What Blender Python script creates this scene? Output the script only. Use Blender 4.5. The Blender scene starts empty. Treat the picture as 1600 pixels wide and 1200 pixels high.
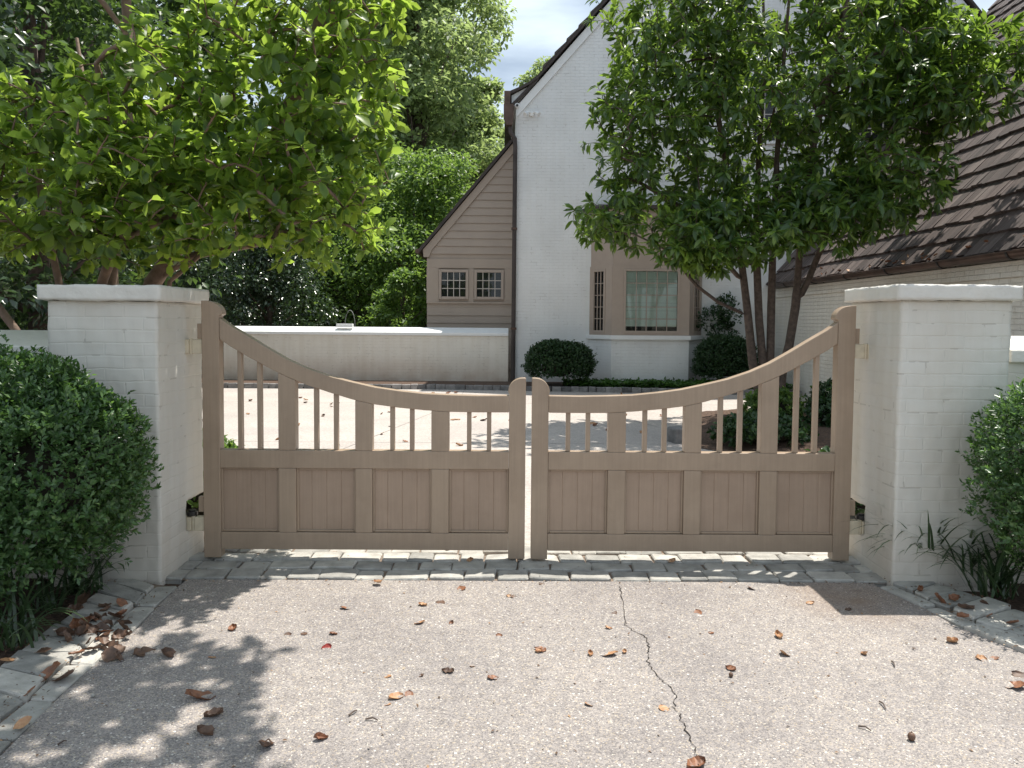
import bpy, math, random
import numpy as np
from mathutils import noise, Vector
R = math.radians
rng = np.random.default_rng(7)
random.seed(7)
scene = bpy.context.scene
COL = scene.collection

# ------------------------------------------------------------------ camera model (also used to survey the place)
F, PPX, PPY, TP, YAW, RHO, CH = 1190., 800., 562., (562-501.6)/1190., 9/1190., .0077, 1.5
p_, y_ = math.atan(TP), math.atan(YAW)
f_ = np.array([math.sin(y_)*math.cos(p_), math.cos(y_)*math.cos(p_), -math.sin(p_)])
r0 = np.array([math.cos(y_), -math.sin(y_), 0.]); u0 = np.cross(r0, f_)
r_ = math.cos(RHO)*r0 + math.sin(RHO)*u0; u_ = -math.sin(RHO)*r0 + math.cos(RHO)*u0
def ray(px, py): return f_ + r_*(px-PPX)/F + u_*(PPY-py)/F
def P(px, py, Y):
    d = ray(px, py); t = Y/d[1]; return Vector((d[0]*t, Y, CH+d[2]*t))
def G(px, py, z=0.):
    d = ray(px, py); t = (z-CH)/d[2]; return Vector((d[0]*t, d[1]*t, z))

# ------------------------------------------------------------------ materials
def mat(name):
    m = bpy.data.materials.new(name); m.use_nodes = True
    nt = m.node_tree; b = nt.nodes['Principled BSDF']
    return m, nt, b
def nd(nt, t, **k):
    n = nt.nodes.new(t)
    for a, v in k.items():
        if a in n.inputs.keys() if isinstance(a, str) else False: n.inputs[a].default_value = v
        else: setattr(n, a, v)
    return n
def c4(c): return (c[0], c[1], c[2], 1)
def ramp(nt, fac, stops):
    n = nt.nodes.new('ShaderNodeValToRGB'); e = n.color_ramp.elements
    e[0].position, e[0].color = stops[0][0], c4(stops[0][1])
    e[1].position, e[1].color = stops[-1][0], c4(stops[-1][1])
    for p, c in stops[1:-1]:
        x = e.new(p); x.color = c4(c)
    nt.links.new(fac, n.inputs[0]); return n.outputs[0]
def mixc(nt, fac, a, b, mode='MIX'):
    n = nt.nodes.new('ShaderNodeMix'); n.data_type = 'RGBA'; n.blend_type = mode
    for s, v in ((n.inputs[0], fac), (n.inputs[6], a), (n.inputs[7], b)):
        if hasattr(v, 'is_linked'): nt.links.new(v, s)
        elif isinstance(v, (tuple, list)): s.default_value = c4(v)
        else: s.default_value = v
    return n.outputs[2]
def mth(nt, op, a, b=None, c=None):
    n = nt.nodes.new('ShaderNodeMath'); n.operation = op
    for s, v in zip(n.inputs, (a, b, c)):
        if v is None: continue
        if hasattr(v, 'is_linked'): nt.links.new(v, s)
        else: s.default_value = v
    return n.outputs[0]
def noi(nt, scale, detail=4, vec=None, rough=.55):
    n = nt.nodes.new('ShaderNodeTexNoise'); n.inputs['Scale'].default_value = scale
    n.inputs['Detail'].default_value = detail; n.inputs['Roughness'].default_value = rough
    if vec is None:
        g = nt.nodes.new('ShaderNodeNewGeometry'); vec = g.outputs['Position']
    nt.links.new(vec, n.inputs['Vector']); return n.outputs['Fac']
def bump(nt, b, h, dist, strength=1.):
    n = nt.nodes.new('ShaderNodeBump'); n.inputs['Strength'].default_value = strength
    n.inputs['Distance'].default_value = dist
    nt.links.new(h, n.inputs['Height']); nt.links.new(n.outputs[0], b.inputs['Normal'])
def wallvec(nt):
    g = nt.nodes.new('ShaderNodeNewGeometry'); s = nt.nodes.new('ShaderNodeSeparateXYZ')
    nt.links.new(g.outputs['Position'], s.inputs[0])
    a = mth(nt, 'ADD', s.outputs[0], s.outputs[1])
    c = nt.nodes.new('ShaderNodeCombineXYZ'); nt.links.new(a, c.inputs[0]); nt.links.new(s.outputs[2], c.inputs[1])
    return c.outputs[0], s, g.outputs['Position']
def simple(name, col, rough=.6, metal=0., var=.12, vscale=6., bscale=0, bdist=.002):
    m, nt, b = mat(name)
    n = noi(nt, vscale)
    lo = tuple(x*(1-var) for x in col); hi = tuple(x*(1+var) for x in col)
    nt.links.new(ramp(nt, n, [(.3, lo), (.7, hi)]), b.inputs['Base Color'])
    b.inputs['Roughness'].default_value = rough; b.inputs['Metallic'].default_value = metal
    if bscale: bump(nt, b, noi(nt, bscale), bdist)
    return m
def brickpaint(name, col, stain=(.5, .38, .28), zs=(0., .5), bw=.215, bh=.072, dist=.006, stainamt=.55, dripk=.5):
    """white-painted brick: courses read only as soft relief, rusty splash marks near the ground"""
    m, nt, b = mat(name)
    v, s, pos = wallvec(nt)
    wob = nt.nodes.new('ShaderNodeTexNoise'); wob.inputs['Scale'].default_value = 5.; nt.links.new(v, wob.inputs['Vector'])
    vm = nt.nodes.new('ShaderNodeVectorMath'); vm.operation = 'MULTIPLY_ADD'
    nt.links.new(wob.outputs['Color'], vm.inputs[0]); vm.inputs[1].default_value = (.022, .016, 0); nt.links.new(v, vm.inputs[2])
    bt = nt.nodes.new('ShaderNodeTexBrick'); nt.links.new(vm.outputs[0], bt.inputs['Vector'])
    bt.inputs['Scale'].default_value = 1.; bt.inputs['Brick Width'].default_value = bw; bt.inputs['Row Height'].default_value = bh
    bt.inputs['Mortar Size'].default_value = .006; bt.inputs['Mortar Smooth'].default_value = .6
    bt.inputs['Color1'].default_value = (.8, .8, .8, 1); bt.inputs['Color2'].default_value = (1, 1, 1, 1); bt.inputs['Mortar'].default_value = (0, 0, 0, 1)
    n1 = noi(nt, 1.3, 5, pos); n2 = noi(nt, 26, 4, pos)
    base = ramp(nt, n1, [(.3, tuple(x*.9 for x in col)), (.65, col)])
    # rare open joints and chips
    fac = mth(nt, 'MULTIPLY', mth(nt, 'SUBTRACT', 1., bt.outputs['Fac']), 0.)
    chip = mth(nt, 'MULTIPLY', bt.outputs['Fac'], mth(nt, 'GREATER_THAN', noi(nt, 7.5, 2, pos), .63))
    base = mixc(nt, mth(nt, 'MULTIPLY', chip, .35), base, (.3, .26, .22))
    mr = nt.nodes.new('ShaderNodeMapRange'); nt.links.new(s.outputs[2], mr.inputs[0])
    mr.inputs[1].default_value = zs[1]; mr.inputs[2].default_value = zs[0]
    st = mth(nt, 'MULTIPLY', mth(nt, 'MULTIPLY', mr.outputs[0], noi(nt, 3.1, 5, pos)), stainamt)
    base = mixc(nt, st, base, stain)
    dm = nt.nodes.new('ShaderNodeMapping'); dm.inputs['Scale'].default_value = (9., 9., .7); nt.links.new(pos, dm.inputs[0])
    drip = ramp(nt, noi(nt, 1., 5, dm.outputs[0]), [(.38, (1-.10*dripk, 1-.125*dripk, 1-.16*dripk)), (.60, (1, 1, 1))])
    base = mixc(nt, 1., base, drip, 'MULTIPLY')
    nt.links.new(base, b.inputs['Base Color']); b.inputs['Roughness'].default_value = .62
    h = mth(nt, 'ADD', mth(nt, 'MULTIPLY', bt.outputs['Color'], .8), mth(nt, 'MULTIPLY', n2, .7))
    bump(nt, b, h, dist)
    return m
def leafmat(name, col, trans, tw=.45, rough=.45, var=.35, young=None, spec=.4):
    m, nt, b = mat(name)
    g = nt.nodes.new('ShaderNodeNewGeometry'); ri = g.outputs['Random Per Island']
    stops = [(0., tuple(x*(1-var) for x in col)), (.6, tuple(x*(1+var*.5) for x in col)), (1., young or tuple(x*(1+var) for x in col))]
    nt.links.new(ramp(nt, ri, stops), b.inputs['Base Color'])
    b.inputs['Roughness'].default_value = rough; b.inputs['Specular IOR Level'].default_value = spec
    t = nt.nodes.new('ShaderNodeBsdfTranslucent')
    nt.links.new(ramp(nt, ri, [(0., tuple(x*(1-var) for x in trans)), (1., tuple(x*(1+var*.6) for x in trans))]), t.inputs[0])
    ms = nt.nodes.new('ShaderNodeMixShader'); ms.inputs[0].default_value = tw
    nt.links.new(b.outputs[0], ms.inputs[1]); nt.links.new(t.outputs[0], ms.inputs[2])
    nt.links.new(ms.outputs[0], nt.nodes['Material Output'].inputs[0])
    return m
def islandmat(name, stops, rough=.7, bscale=0, bdist=.003, mottle=.25, mscale=14.):
    m, nt, b = mat(name)
    g = nt.nodes.new('ShaderNodeNewGeometry')
    c = ramp(nt, g.outputs['Random Per Island'], stops)
    n = noi(nt, mscale, 5)
    k = ramp(nt, n, [(.3, (1-mottle,)*3), (.7, (1+mottle*.4,)*3)])
    nt.links.new(mixc(nt, 1., c, k, 'MULTIPLY'), b.inputs['Base Color']); b.inputs['Roughness'].default_value = rough
    if bscale: bump(nt, b, noi(nt, bscale, 5), bdist)
    return m

M = {}
M['pillar'] = brickpaint('white_paint_on_pillar_brick', (.715, .685, .62), zs=(0., .45), dist=.0015, stainamt=.6)
M['wall'] = brickpaint('white_paint_on_low_wall', (.80, .75, .67), stain=(.42, .25, .15), zs=(.05, .7), dist=.004, stainamt=.9)  # white wall; its cream tint paints in warm light bounced off the paving
M['facade'] = brickpaint('white_paint_on_house_brick', (.80, .80, .79), zs=(.1, .5), dist=.005, stainamt=.2, dripk=.22)
M['wing'] = brickpaint('bounce_tinted_wing_brick', (.76, .73, .66), zs=(0., .4), dist=.012, stainamt=.3)  # white brick, tinted cream to carry the courtyard's warm bounced light
M['cap'] = simple('white_paint_on_caps', (.70, .675, .62), .6, var=.08, vscale=4, bscale=22, bdist=.006)
M['whitetrim'] = simple('white_trim_paint', (.78, .78, .77), .5, var=.03)
M['gate'] = simple('taupe_gate_paint', (.365, .272, .195), .38, var=.05, vscale=2.5, bscale=55, bdist=.0004)
M['gatepanel'] = simple('taupe_panel_paint', (.37, .268, .195), .42, var=.06, vscale=3, bscale=55, bdist=.0004)
def gatepaint(m, vertical=True):
    nt = m.node_tree; b = nt.nodes['Principled BSDF']; src = b.inputs['Base Color'].links[0].from_socket
    g = nt.nodes.new('ShaderNodeNewGeometry'); sp = nt.nodes.new('ShaderNodeSeparateXYZ'); nt.links.new(g.outputs['Position'], sp.inputs[0])
    mp = nt.nodes.new('ShaderNodeMapping'); mp.inputs['Scale'].default_value = (70., 70., 2.2); nt.links.new(g.outputs['Position'], mp.inputs[0])
    grain = ramp(nt, noi(nt, 1., 4, mp.outputs[0]), [(.3, (.93, .93, .93)), (.7, (1.05, 1.05, 1.05))])
    c = mixc(nt, 1., src, grain, 'MULTIPLY')
    c = mixc(nt, 1., c, ramp(nt, noi(nt, 3.5, 6, None, .65), [(.32, (.88, .87, .86)), (.55, (1, 1, 1)), (.75, (1.05, 1.05, 1.04))]), 'MULTIPLY')
    mr = nt.nodes.new('ShaderNodeMapRange'); nt.links.new(sp.outputs[2], mr.inputs[0]); mr.inputs[1].default_value = .26; mr.inputs[2].default_value = .03
    c = mixc(nt, mth(nt, 'MULTIPLY', mth(nt, 'MULTIPLY', mr.outputs[0], noi(nt, 18, 5)), .55), c, (.20, .15, .11))
    nt.links.new(c, b.inputs['Base Color'])
    nt.links.new(ramp(nt, noi(nt, 6, 4), [(.3, (.3, .3, .3)), (.7, (.5, .5, .5))]), b.inputs['Roughness'])
gatepaint(M['gate']); gatepaint(M['gatepanel'])
M['hinge'] = simple('cream_hinge_paint', (.62, .54, .40), .5, var=.12, vscale=20)
M['black'] = simple('black_metal', (.015, .014, .013), .45, var=.3, vscale=15)
M['siding'] = simple('taupe_siding_paint', (.37, .30, .245), .55, var=.05, vscale=2., bscale=30, bdist=.001)
M['trim'] = simple('taupe_trim_paint', (.39, .315, .26), .5, var=.04)
M['muntin'] = simple('pale_muntin_paint', (.5, .45, .40), .5, var=.05)
M['copper'] = simple('brown_copper_gutter', (.10, .062, .048), .42, .6, var=.35, vscale=5)
M['darktrim'] = simple('dark_brown_roof_edge', (.05, .038, .034), .7, var=.3, vscale=4)
M['roofmain'] = islandmat('dark_roof_tile', [(0, (.05, .04, .036)), (1, (.1, .08, .07))], .8)
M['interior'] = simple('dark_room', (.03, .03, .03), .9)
M['reflection_panel'] = simple('pale_gable_reflection', (.80, .84, .82), .8, var=.03)  # pale tone imitating a sunlit white gable mirrored in the glass
M['curtain'] = simple('mauve_grey_curtain', (.36, .30, .33), .9, var=.2, vscale=25)
def glass(name, tint):
    m, nt, b = mat(name)
    t = nt.nodes.new('ShaderNodeBsdfTransparent'); t.inputs[0].default_value = c4(tint)
    g = nt.nodes.new('ShaderNodeBsdfGlossy'); g.inputs['Roughness'].default_value = .03
    n = noi(nt, 2.2, 2)
    bp = nt.nodes.new('ShaderNodeBump'); bp.inputs['Distance'].default_value = .0003; nt.links.new(n, bp.inputs['Height']); nt.links.new(bp.outputs[0], g.inputs['Normal'])
    fr = nt.nodes.new('ShaderNodeFresnel'); fr.inputs['IOR'].default_value = 1.5
    ms = nt.nodes.new('ShaderNodeMixShader'); nt.links.new(fr.outputs[0], ms.inputs[0])
    nt.links.new(t.outputs[0], ms.inputs[1]); nt.links.new(g.outputs[0], ms.inputs[2])
    nt.links.new(ms.outputs[0], nt.nodes['Material Output'].inputs[0]); return m
M['glass'] = glass('window_glass', (.9, .95, .93))
# shake roof: weathered wood, long streaks down the slope
def shakes():
    m, nt, b = mat('weathered_roof_shakes')
    g = nt.nodes.new('ShaderNodeNewGeometry')
    c = ramp(nt, g.outputs['Random Per Island'], [(0, (.050, .036, .032)), (.45, (.080, .058, .052)), (.8, (.107, .081, .074)), (1, (.15, .119, .108))])
    mp = nt.nodes.new('ShaderNodeMapping'); mp.inputs['Scale'].default_value = (2., 60., 2.)
    nt.links.new(g.outputs['Position'], mp.inputs[0])
    k = ramp(nt, noi(nt, 1., 4, mp.outputs[0]), [(.3, (.6, .6, .6)), (.7, (1.3, 1.3, 1.3))])
    k2 = ramp(nt, noi(nt, .9, 4), [(.35, (.75, .75, .75)), (.7, (1.15, 1.12, 1.1))])
    nt.links.new(mixc(nt, 1., mixc(nt, 1., c, k, 'MULTIPLY'), k2, 'MULTIPLY'), b.inputs['Base Color'])
    b.inputs['Roughness'].default_value = .75
    bump(nt, b, noi(nt, 1., 4, mp.outputs[0]), .008)
    return m
M['shake'] = shakes()
def aggregate():
    m, nt, b = mat('exposed_aggregate')
    g = nt.nodes.new('ShaderNodeNewGeometry'); pos = g.outputs['Position']
    v = nt.nodes.new('ShaderNodeTexVoronoi'); v.inputs['Scale'].default_value = 185.; nt.links.new(pos, v.inputs['Vector'])
    sp = nt.nodes.new('ShaderNodeSeparateColor'); nt.links.new(v.outputs['Color'], sp.inputs[0])
    c = ramp(nt, sp.outputs[0], [(0, (.17, .156, .155)), (.35, (.258, .236, .228)), (.6, (.320, .291, .274)), (.88, (.37, .335, .312)), (.96, (.43, .36, .27)), (1, (.66, .63, .58))])
    v2 = nt.nodes.new('ShaderNodeTexVoronoi'); v2.inputs['Scale'].default_value = 75.; nt.links.new(pos, v2.inputs['Vector'])
    s2 = nt.nodes.new('ShaderNodeSeparateColor'); nt.links.new(v2.outputs['Color'], s2.inputs[0])
    big = mth(nt, 'MULTIPLY', mth(nt, 'GREATER_THAN', s2.outputs[1], .92), mth(nt, 'LESS_THAN', v2.outputs['Distance'], .36))
    c = mixc(nt, mth(nt, 'MULTIPLY', big, .8), c, ramp(nt, s2.outputs[2], [(0, (.3, .24, .2)), (.5, (.5, .46, .42)), (1, (.75, .72, .68))]))
    n = ramp(nt, noi(nt, .9, 6, pos, .6), [(.3, (.76, .75, .76)), (.5, (.97, .96, .95)), (.72, (1.12, 1.1, 1.07))])
    n2 = ramp(nt, noi(nt, 14, 5, pos, .7), [(.3, (.84, .83, .83)), (.7, (1.12, 1.12, 1.12))])
    c = mixc(nt, 1., mixc(nt, 1., c, n, 'MULTIPLY'), n2, 'MULTIPLY')
    # rusty runoff mark in front of the right pillar
    d = nt.nodes.new('ShaderNodeVectorMath'); d.operation = 'DISTANCE'; nt.links.new(pos, d.inputs[0]); q = G(1330, 935); d.inputs[1].default_value = (q.x, q.y, 0)
    mr = nt.nodes.new('ShaderNodeMapRange'); nt.links.new(d.outputs['Value'], mr.inputs[0]); mr.inputs[1].default_value = .45; mr.inputs[2].default_value = .05
    c = mixc(nt, mth(nt, 'MULTIPLY', mth(nt, 'MULTIPLY', mr.outputs[0], noi(nt, 6, 4, pos)), .9), c, (.22, .13, .07))
    nt.links.new(c, b.inputs['Base Color']); b.inputs['Roughness'].default_value = .85
    bump(nt, b, mth(nt, 'SUBTRACT', 1., v.outputs['Distance']), .003)
    return m
M['aggregate'] = aggregate()
def concrete():
    m, nt, b = mat('pale_courtyard_paving')
    v = nt.nodes.new('ShaderNodeTexVoronoi'); v.inputs['Scale'].default_value = 60.
    g = nt.nodes.new('ShaderNodeNewGeometry'); nt.links.new(g.outputs['Position'], v.inputs['Vector'])
    sp = nt.nodes.new('ShaderNodeSeparateColor'); nt.links.new(v.outputs['Color'], sp.inputs[0])
    c = ramp(nt, sp.outputs[0], [(0, (.35, .315, .29)), (1, (.50, .455, .42))])
    c = mixc(nt, 1., c, ramp(nt, noi(nt, .8, 6), [(.3, (.86, .85, .85)), (.7, (1.08, 1.07, 1.05))]), 'MULTIPLY')
    nt.links.new(c, b.inputs['Base Color']); b.inputs['Roughness'].default_value = .85; return m
M['concrete'] = concrete()
M['stone'] = islandmat('grey_granite_setts', [(0, (.29, .28, .258)), (.5, (.40, .385, .352)), (1, (.50, .475, .43))], .8, 40, .006, .35, 9)
M['curb'] = islandmat('dark_granite_blocks', [(0, (.13, .125, .125)), (.5, (.24, .23, .225)), (1, (.33, .31, .30))], .8, 30, .006, .4, 9)
def soil():
    m, nt, b = mat('mulch_soil')
    c = ramp(nt, noi(nt, 34, 6), [(.3, (.035, .022, .015)), (.55, (.10, .06, .04)), (.75, (.17, .10, .065))])
    nt.links.new(c, b.inputs['Base Color']); b.inputs['Roughness'].default_value = .95
    bump(nt, b, noi(nt, 60, 4), .012); return m
M['soil'] = soil()
M['mortar'] = simple('sandy_joint', (.20, .15, .115), .95, var=.35, vscale=16, bscale=80, bdist=.003)
M['crack'] = simple('crack_dirt', (.022, .017, .014), 1.)
M['joint'] = simple('saw_joint', (.26, .24, .22), 1.)
M['bark'] = simple('brown_bark', (.10, .072, .058), .85, var=.4, vscale=18, bscale=45, bdist=.006)
M['barkpink'] = simple('pinkish_brown_bark', (.20, .135, .10), .8, var=.35, vscale=14, bscale=45, bdist=.004)
M['leafL'] = leafmat('saucer_magnolia_leaf', (.052, .110, .026), (.48, .67, .09), .48, .40, .4, (.13, .20, .04), .5)
M['leafR'] = leafmat('pointed_magnolia_leaf', (.040, .086, .024), (.36, .55, .07), .36, .36, .4, (.14, .22, .04), .55)
M['box'] = leafmat('boxwood_leaf', (.058, .122, .042), (.20, .38, .07), .32, .36, .4, (.14, .23, .08), .6)
M['boxdark'] = leafmat('dark_boxwood_leaf', (.028, .062, .022), (.07, .14, .03), .25, .35, .3, None, .4)
M['poplar'] = leafmat('tulip_poplar_leaf', (.130, .190, .090), (.50, .64, .22), .45, .45, .35, (.20, .26, .12), .45)  # pale leaf undersides, lightened further in place of distance haze
M['bright'] = leafmat('bright_understory_leaf', (.080, .145, .042), (.30, .47, .08), .42, .42, .35, (.14, .21, .06), .4)
M['darkleaf'] = leafmat('dark_tree_leaf', (.036, .068, .024), (.14, .24, .045), .32, .45, .4, (.07, .12, .035), .35)  # plain dark green, toned at random leaf by leaf
M['holly'] = leafmat('glossy_holly_leaf', (.032, .060, .030), (.09, .16, .05), .22, .28, .4, (.065, .10, .05), .8)
M['cover'] = leafmat('ground_cover_leaf', (.040, .10, .022), (.12, .26, .04), .35, .35, .35, (.085, .17, .03), .5)
M['blade'] = leafmat('strappy_blade', (.055, .095, .04), (.10, .18, .05), .25, .32, .4, (.17, .21, .13), .6)
M['twiglet'] = simple('inner_twigs', (.03, .026, .018), .95, var=.3)
DRY = {}
for k, a, bcol in (('brown', (.15, .082, .050), (.075, .042, .028)), ('rust', (.27, .115, .055), (.15, .065, .035)), ('tan', (.46, .27, .14), (.36, .18, .09)), ('red', (.36, .04, .03), (.24, .03, .02))):
    m, nt, b = mat('dry_leaf_' + k)
    nt.links.new(ramp(nt, noi(nt, 45, 5), [(.35, bcol), (.65, a)]), b.inputs['Base Color']); b.inputs['Roughness'].default_value = .55
    DRY[k] = m

# ------------------------------------------------------------------ mesh helpers
def link(name, me, m, parent=None):
    o = bpy.data.objects.new(name, me); COL.objects.link(o)
    if m is not None: me.materials.append(m)
    if parent is not None: o.parent = parent
    return o
def fast(name, V, faces, m, parent=None, smooth=False):
    """faces: list of int arrays, each (n,k)"""
    me = bpy.data.meshes.new(name); V = np.asarray(V, np.float32)
    me.vertices.add(len(V)); me.vertices.foreach_set('co', V.ravel())
    tot = [np.full(len(a), a.shape[1], np.int32) for a in faces]
    li = np.concatenate([a.ravel() for a in faces]).astype(np.int32); tot = np.concatenate(tot)
    me.loops.add(len(li)); me.loops.foreach_set('vertex_index', li)
    me.polygons.add(len(tot)); st = np.concatenate([[0], np.cumsum(tot)[:-1]]).astype(np.int32)
    me.polygons.foreach_set('loop_start', st)
    me.update(calc_edges=True)
    if smooth: me.polygons.foreach_set('use_smooth', np.ones(len(tot), bool))
    me.validate()
    return link(name, me, m, parent)
class MB:
    def __init__(s): s.v = []; s.f = []
    def add(s, vs, fs):
        n = len(s.v); s.v += [tuple(v) for v in vs]; s.f += [tuple(i+n for i in f) for f in fs]
    def box(s, x0, x1, y0, y1, z0, z1):
        s.add([(x0, y0, z0), (x1, y0, z0), (x1, y1, z0), (x0, y1, z0), (x0, y0, z1), (x1, y0, z1), (x1, y1, z1), (x0, y1, z1)],
              [(0, 3, 2, 1), (4, 5, 6, 7), (0, 1, 5, 4), (1, 2, 6, 5), (2, 3, 7, 6), (3, 0, 4, 7)])
    def prism(s, pts, axis, a, b):
        """pts: 2D outline; axis 'Y': (x,z) from y=a to b ; 'X': (y,z) ; 'Z': (x,y)"""
        n = len(pts); f = {'Y': lambda p, t: (p[0], t, p[1]), 'X': lambda p, t: (t, p[0], p[1]), 'Z': lambda p, t: (p[0], p[1], t)}[axis]
        s.add([f(p, a) for p in pts] + [f(p, b) for p in pts],
              [tuple(range(n)), tuple(range(2*n-1, n-1, -1))] + [(i, i+n, (i+1) % n+n, (i+1) % n) for i in range(n)])
    def tube(s, path, rad, k=8, cap=True):
        path = [Vector(p) for p in path]; rads = rad if hasattr(rad, '__len__') else [rad]*len(path)
        n0 = len(s.v); up = Vector((0, 0, 1))
        for i, p in enumerate(path):
            t = (path[min(i+1, len(path)-1)] - path[max(i-1, 0)]).normalized()
            a = t.cross(up if abs(t.z) < .95 else Vector((1, 0, 0))).normalized(); b = a.cross(t)
            for j in range(k):
                q = 2*math.pi*j/k; s.v.append(tuple(p + (a*math.cos(q)+b*math.sin(q))*rads[i]))
        for i in range(len(path)-1):
            for j in range(k):
                s.f.append((n0+i*k+j, n0+i*k+(j+1) % k, n0+(i+1)*k+(j+1) % k, n0+(i+1)*k+j))
        if cap:
            s.f.append(tuple(n0+j for j in range(k))[::-1]); s.f.append(tuple(n0+(len(path)-1)*k+j for j in range(k)))
    def sphere(s, c, r, k=12, h=8):
        r = r if hasattr(r, '__len__') else (r, r, r); n0 = len(s.v)
        for i in range(h+1):
            a = math.pi*i/h
            for j in range(k):
                b = 2*math.pi*j/k; s.v.append((c[0]+r[0]*math.sin(a)*math.cos(b), c[1]+r[1]*math.sin(a)*math.sin(b), c[2]+r[2]*math.cos(a)))
        for i in range(h):
            for j in range(k): s.f.append((n0+i*k+j, n0+(i+1)*k+j, n0+(i+1)*k+(j+1) % k, n0+i*k+(j+1) % k))
    def obj(s, name, m, parent=None, bevel=0, smooth=False, seg=2):
        me = bpy.data.meshes.new(name); me.from_pydata(s.v, [], s.f)
        import bmesh
        bm = bmesh.new(); bm.from_mesh(me); bmesh.ops.remove_doubles(bm, verts=bm.verts, dist=1e-6); bmesh.ops.recalc_face_normals(bm, faces=bm.faces)
        if bevel:
            es = [e for e in bm.edges if len(e.link_faces) == 2 and e.calc_face_angle(0) > .6]
            bmesh.ops.bevel(bm, geom=es, offset=bevel, segments=seg, affect='EDGES', profile=.5, clamp_overlap=True)
        bm.to_mesh(me); bm.free()
        if smooth: me.polygons.foreach_set('use_smooth', np.ones(len(me.polygons), bool))
        return link(name, me, m, parent)
def empty(name, loc=(0, 0, 0)):
    o = bpy.data.objects.new(name, None); o.location = loc; o.empty_display_size = .1; COL.objects.link(o); return o
def tag(o, label, cat, group=None, kind=None):
    o['label'] = label; o['category'] = cat
    if group: o['group'] = group
    if kind: o['kind'] = kind
    return o
def structure(o): o['kind'] = 'structure'; return o
def thing(name, loc, label, cat, group=None): return tag(empty(name, loc), label, cat, group)
def under(o, root):
    """parent a mesh built in world coordinates under an empty that stands elsewhere: shift its vertices"""
    l = root.location
    n = len(o.data.vertices); a = np.empty(n*3, np.float32); o.data.vertices.foreach_get('co', a)
    a = a.reshape(-1, 3) - np.array(l, np.float32); o.data.vertices.foreach_set('co', a.ravel()); o.data.update()
    o.parent = root; return o

# ------------------------------------------------------------------ foliage
def unit(a): return a/np.maximum(np.linalg.norm(a, axis=-1, keepdims=True), 1e-9)
def leaf_arrays(Pb, D, N, L, W, curl=.25, fold=.35, fine=True):
    Pb, D, N = map(np.asarray, (Pb, D, N)); D = unit(D); S = unit(np.cross(D, N)); N = np.cross(S, D)
    L = np.broadcast_to(L, (len(Pb),))[:, None]; W = np.broadcast_to(W, (len(Pb),))[:, None]
    n = len(Pb)
    def pt(s, w, up=0.):
        return Pb + D*L*s - N*(curl*L*s*s) + S*(W*w) + N*(abs(w)*fold*W)
    if fine:
        V = np.stack([pt(0, 0), pt(.33, -.36), pt(.33, 0), pt(.33, .36), pt(.70, -.46), pt(.70, 0), pt(.70, .46), pt(1, 0)], 1).reshape(-1, 3)
        b = (np.arange(n)*8)[:, None]
        tri = np.concatenate([b+[0, 2, 1], b+[0, 3, 2], b+[4, 5, 7], b+[5, 6, 7]]); quad = np.concatenate([b+[1, 2, 5, 4], b+[2, 3, 6, 5]])
        return V, [tri, quad]
    V = np.stack([pt(0, 0), pt(.55, -.5), pt(1, 0), pt(.55, .5)], 1).reshape(-1, 3)
    b = (np.arange(n)*4)[:, None]
    return V, [np.concatenate([b+[0, 2, 1], b+[0, 3, 2]])]
def rdir(n): return unit(rng.normal(size=(n, 3)))
def grow(paths, targets, step=.13, zpen=.3, upb=.12):
    """space-filling branching: each target is joined to the nearest wood by a bowed twig"""
    pos, par, rad, tips = [], [], [], []
    for pts in paths:
        pts = [(np.array(p[:3], float), p[3]) for p in pts]
        prev = -1
        if pos:
            d = np.linalg.norm(np.array(pos)-pts[0][0], axis=1); prev = int(d.argmin())
        for (a, ra), (b, rb) in zip(pts[:-1], pts[1:]):
            n = max(1, int(np.ceil(np.linalg.norm(b-a)/step)))
            for k in range(0 if a is pts[0][0] else 1, n+1):
                t = k/n; pos.append(a+(b-a)*t); rad.append(ra+(rb-ra)*t); par.append(prev); prev = len(pos)-1
    nb = len(pos); cap = nb + 400*len(targets)
    A = np.empty((cap, 3)); A[:nb] = pos; n = nb
    base = A[0].copy()
    T = sorted(targets, key=lambda t: np.min(np.linalg.norm(A[:nb]-t, axis=1)))
    chains = []
    for t in T:
        dv = t-A[:n]; d = np.linalg.norm(dv, axis=1) + zpen*np.maximum(0, -dv[:, 2]); j = int(d.argmin())
        a = A[j].copy(); ln = np.linalg.norm(t-a); m = max(2, int(ln/step)); prev = j; ch = [j]
        bow = np.array([0, 0, upb*ln])
        for k in range(1, m+1):
            s = k/m; q = a+(t-a)*s + bow*math.sin(math.pi*s)*.6 + (rng.normal(size=3)*.012*ln if k < m else 0)
            A[n] = q; par.append(prev); rad.append(0.); prev = n; ch.append(n); n += 1
        chains.append(ch)
    A = A[:n]; par = np.array(par); rad = np.array(rad)
    cnt = np.zeros(n)
    for ch in chains: cnt[ch[-1]] += 1
    for i in range(n-1, -1, -1):
        if par[i] >= 0: cnt[par[i]] += cnt[i]
    r = .0035*np.maximum(cnt, 1)**.42
    r[:nb] = np.maximum(rad[:nb], r[:nb]*.9)
    return A, par, r, chains
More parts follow.
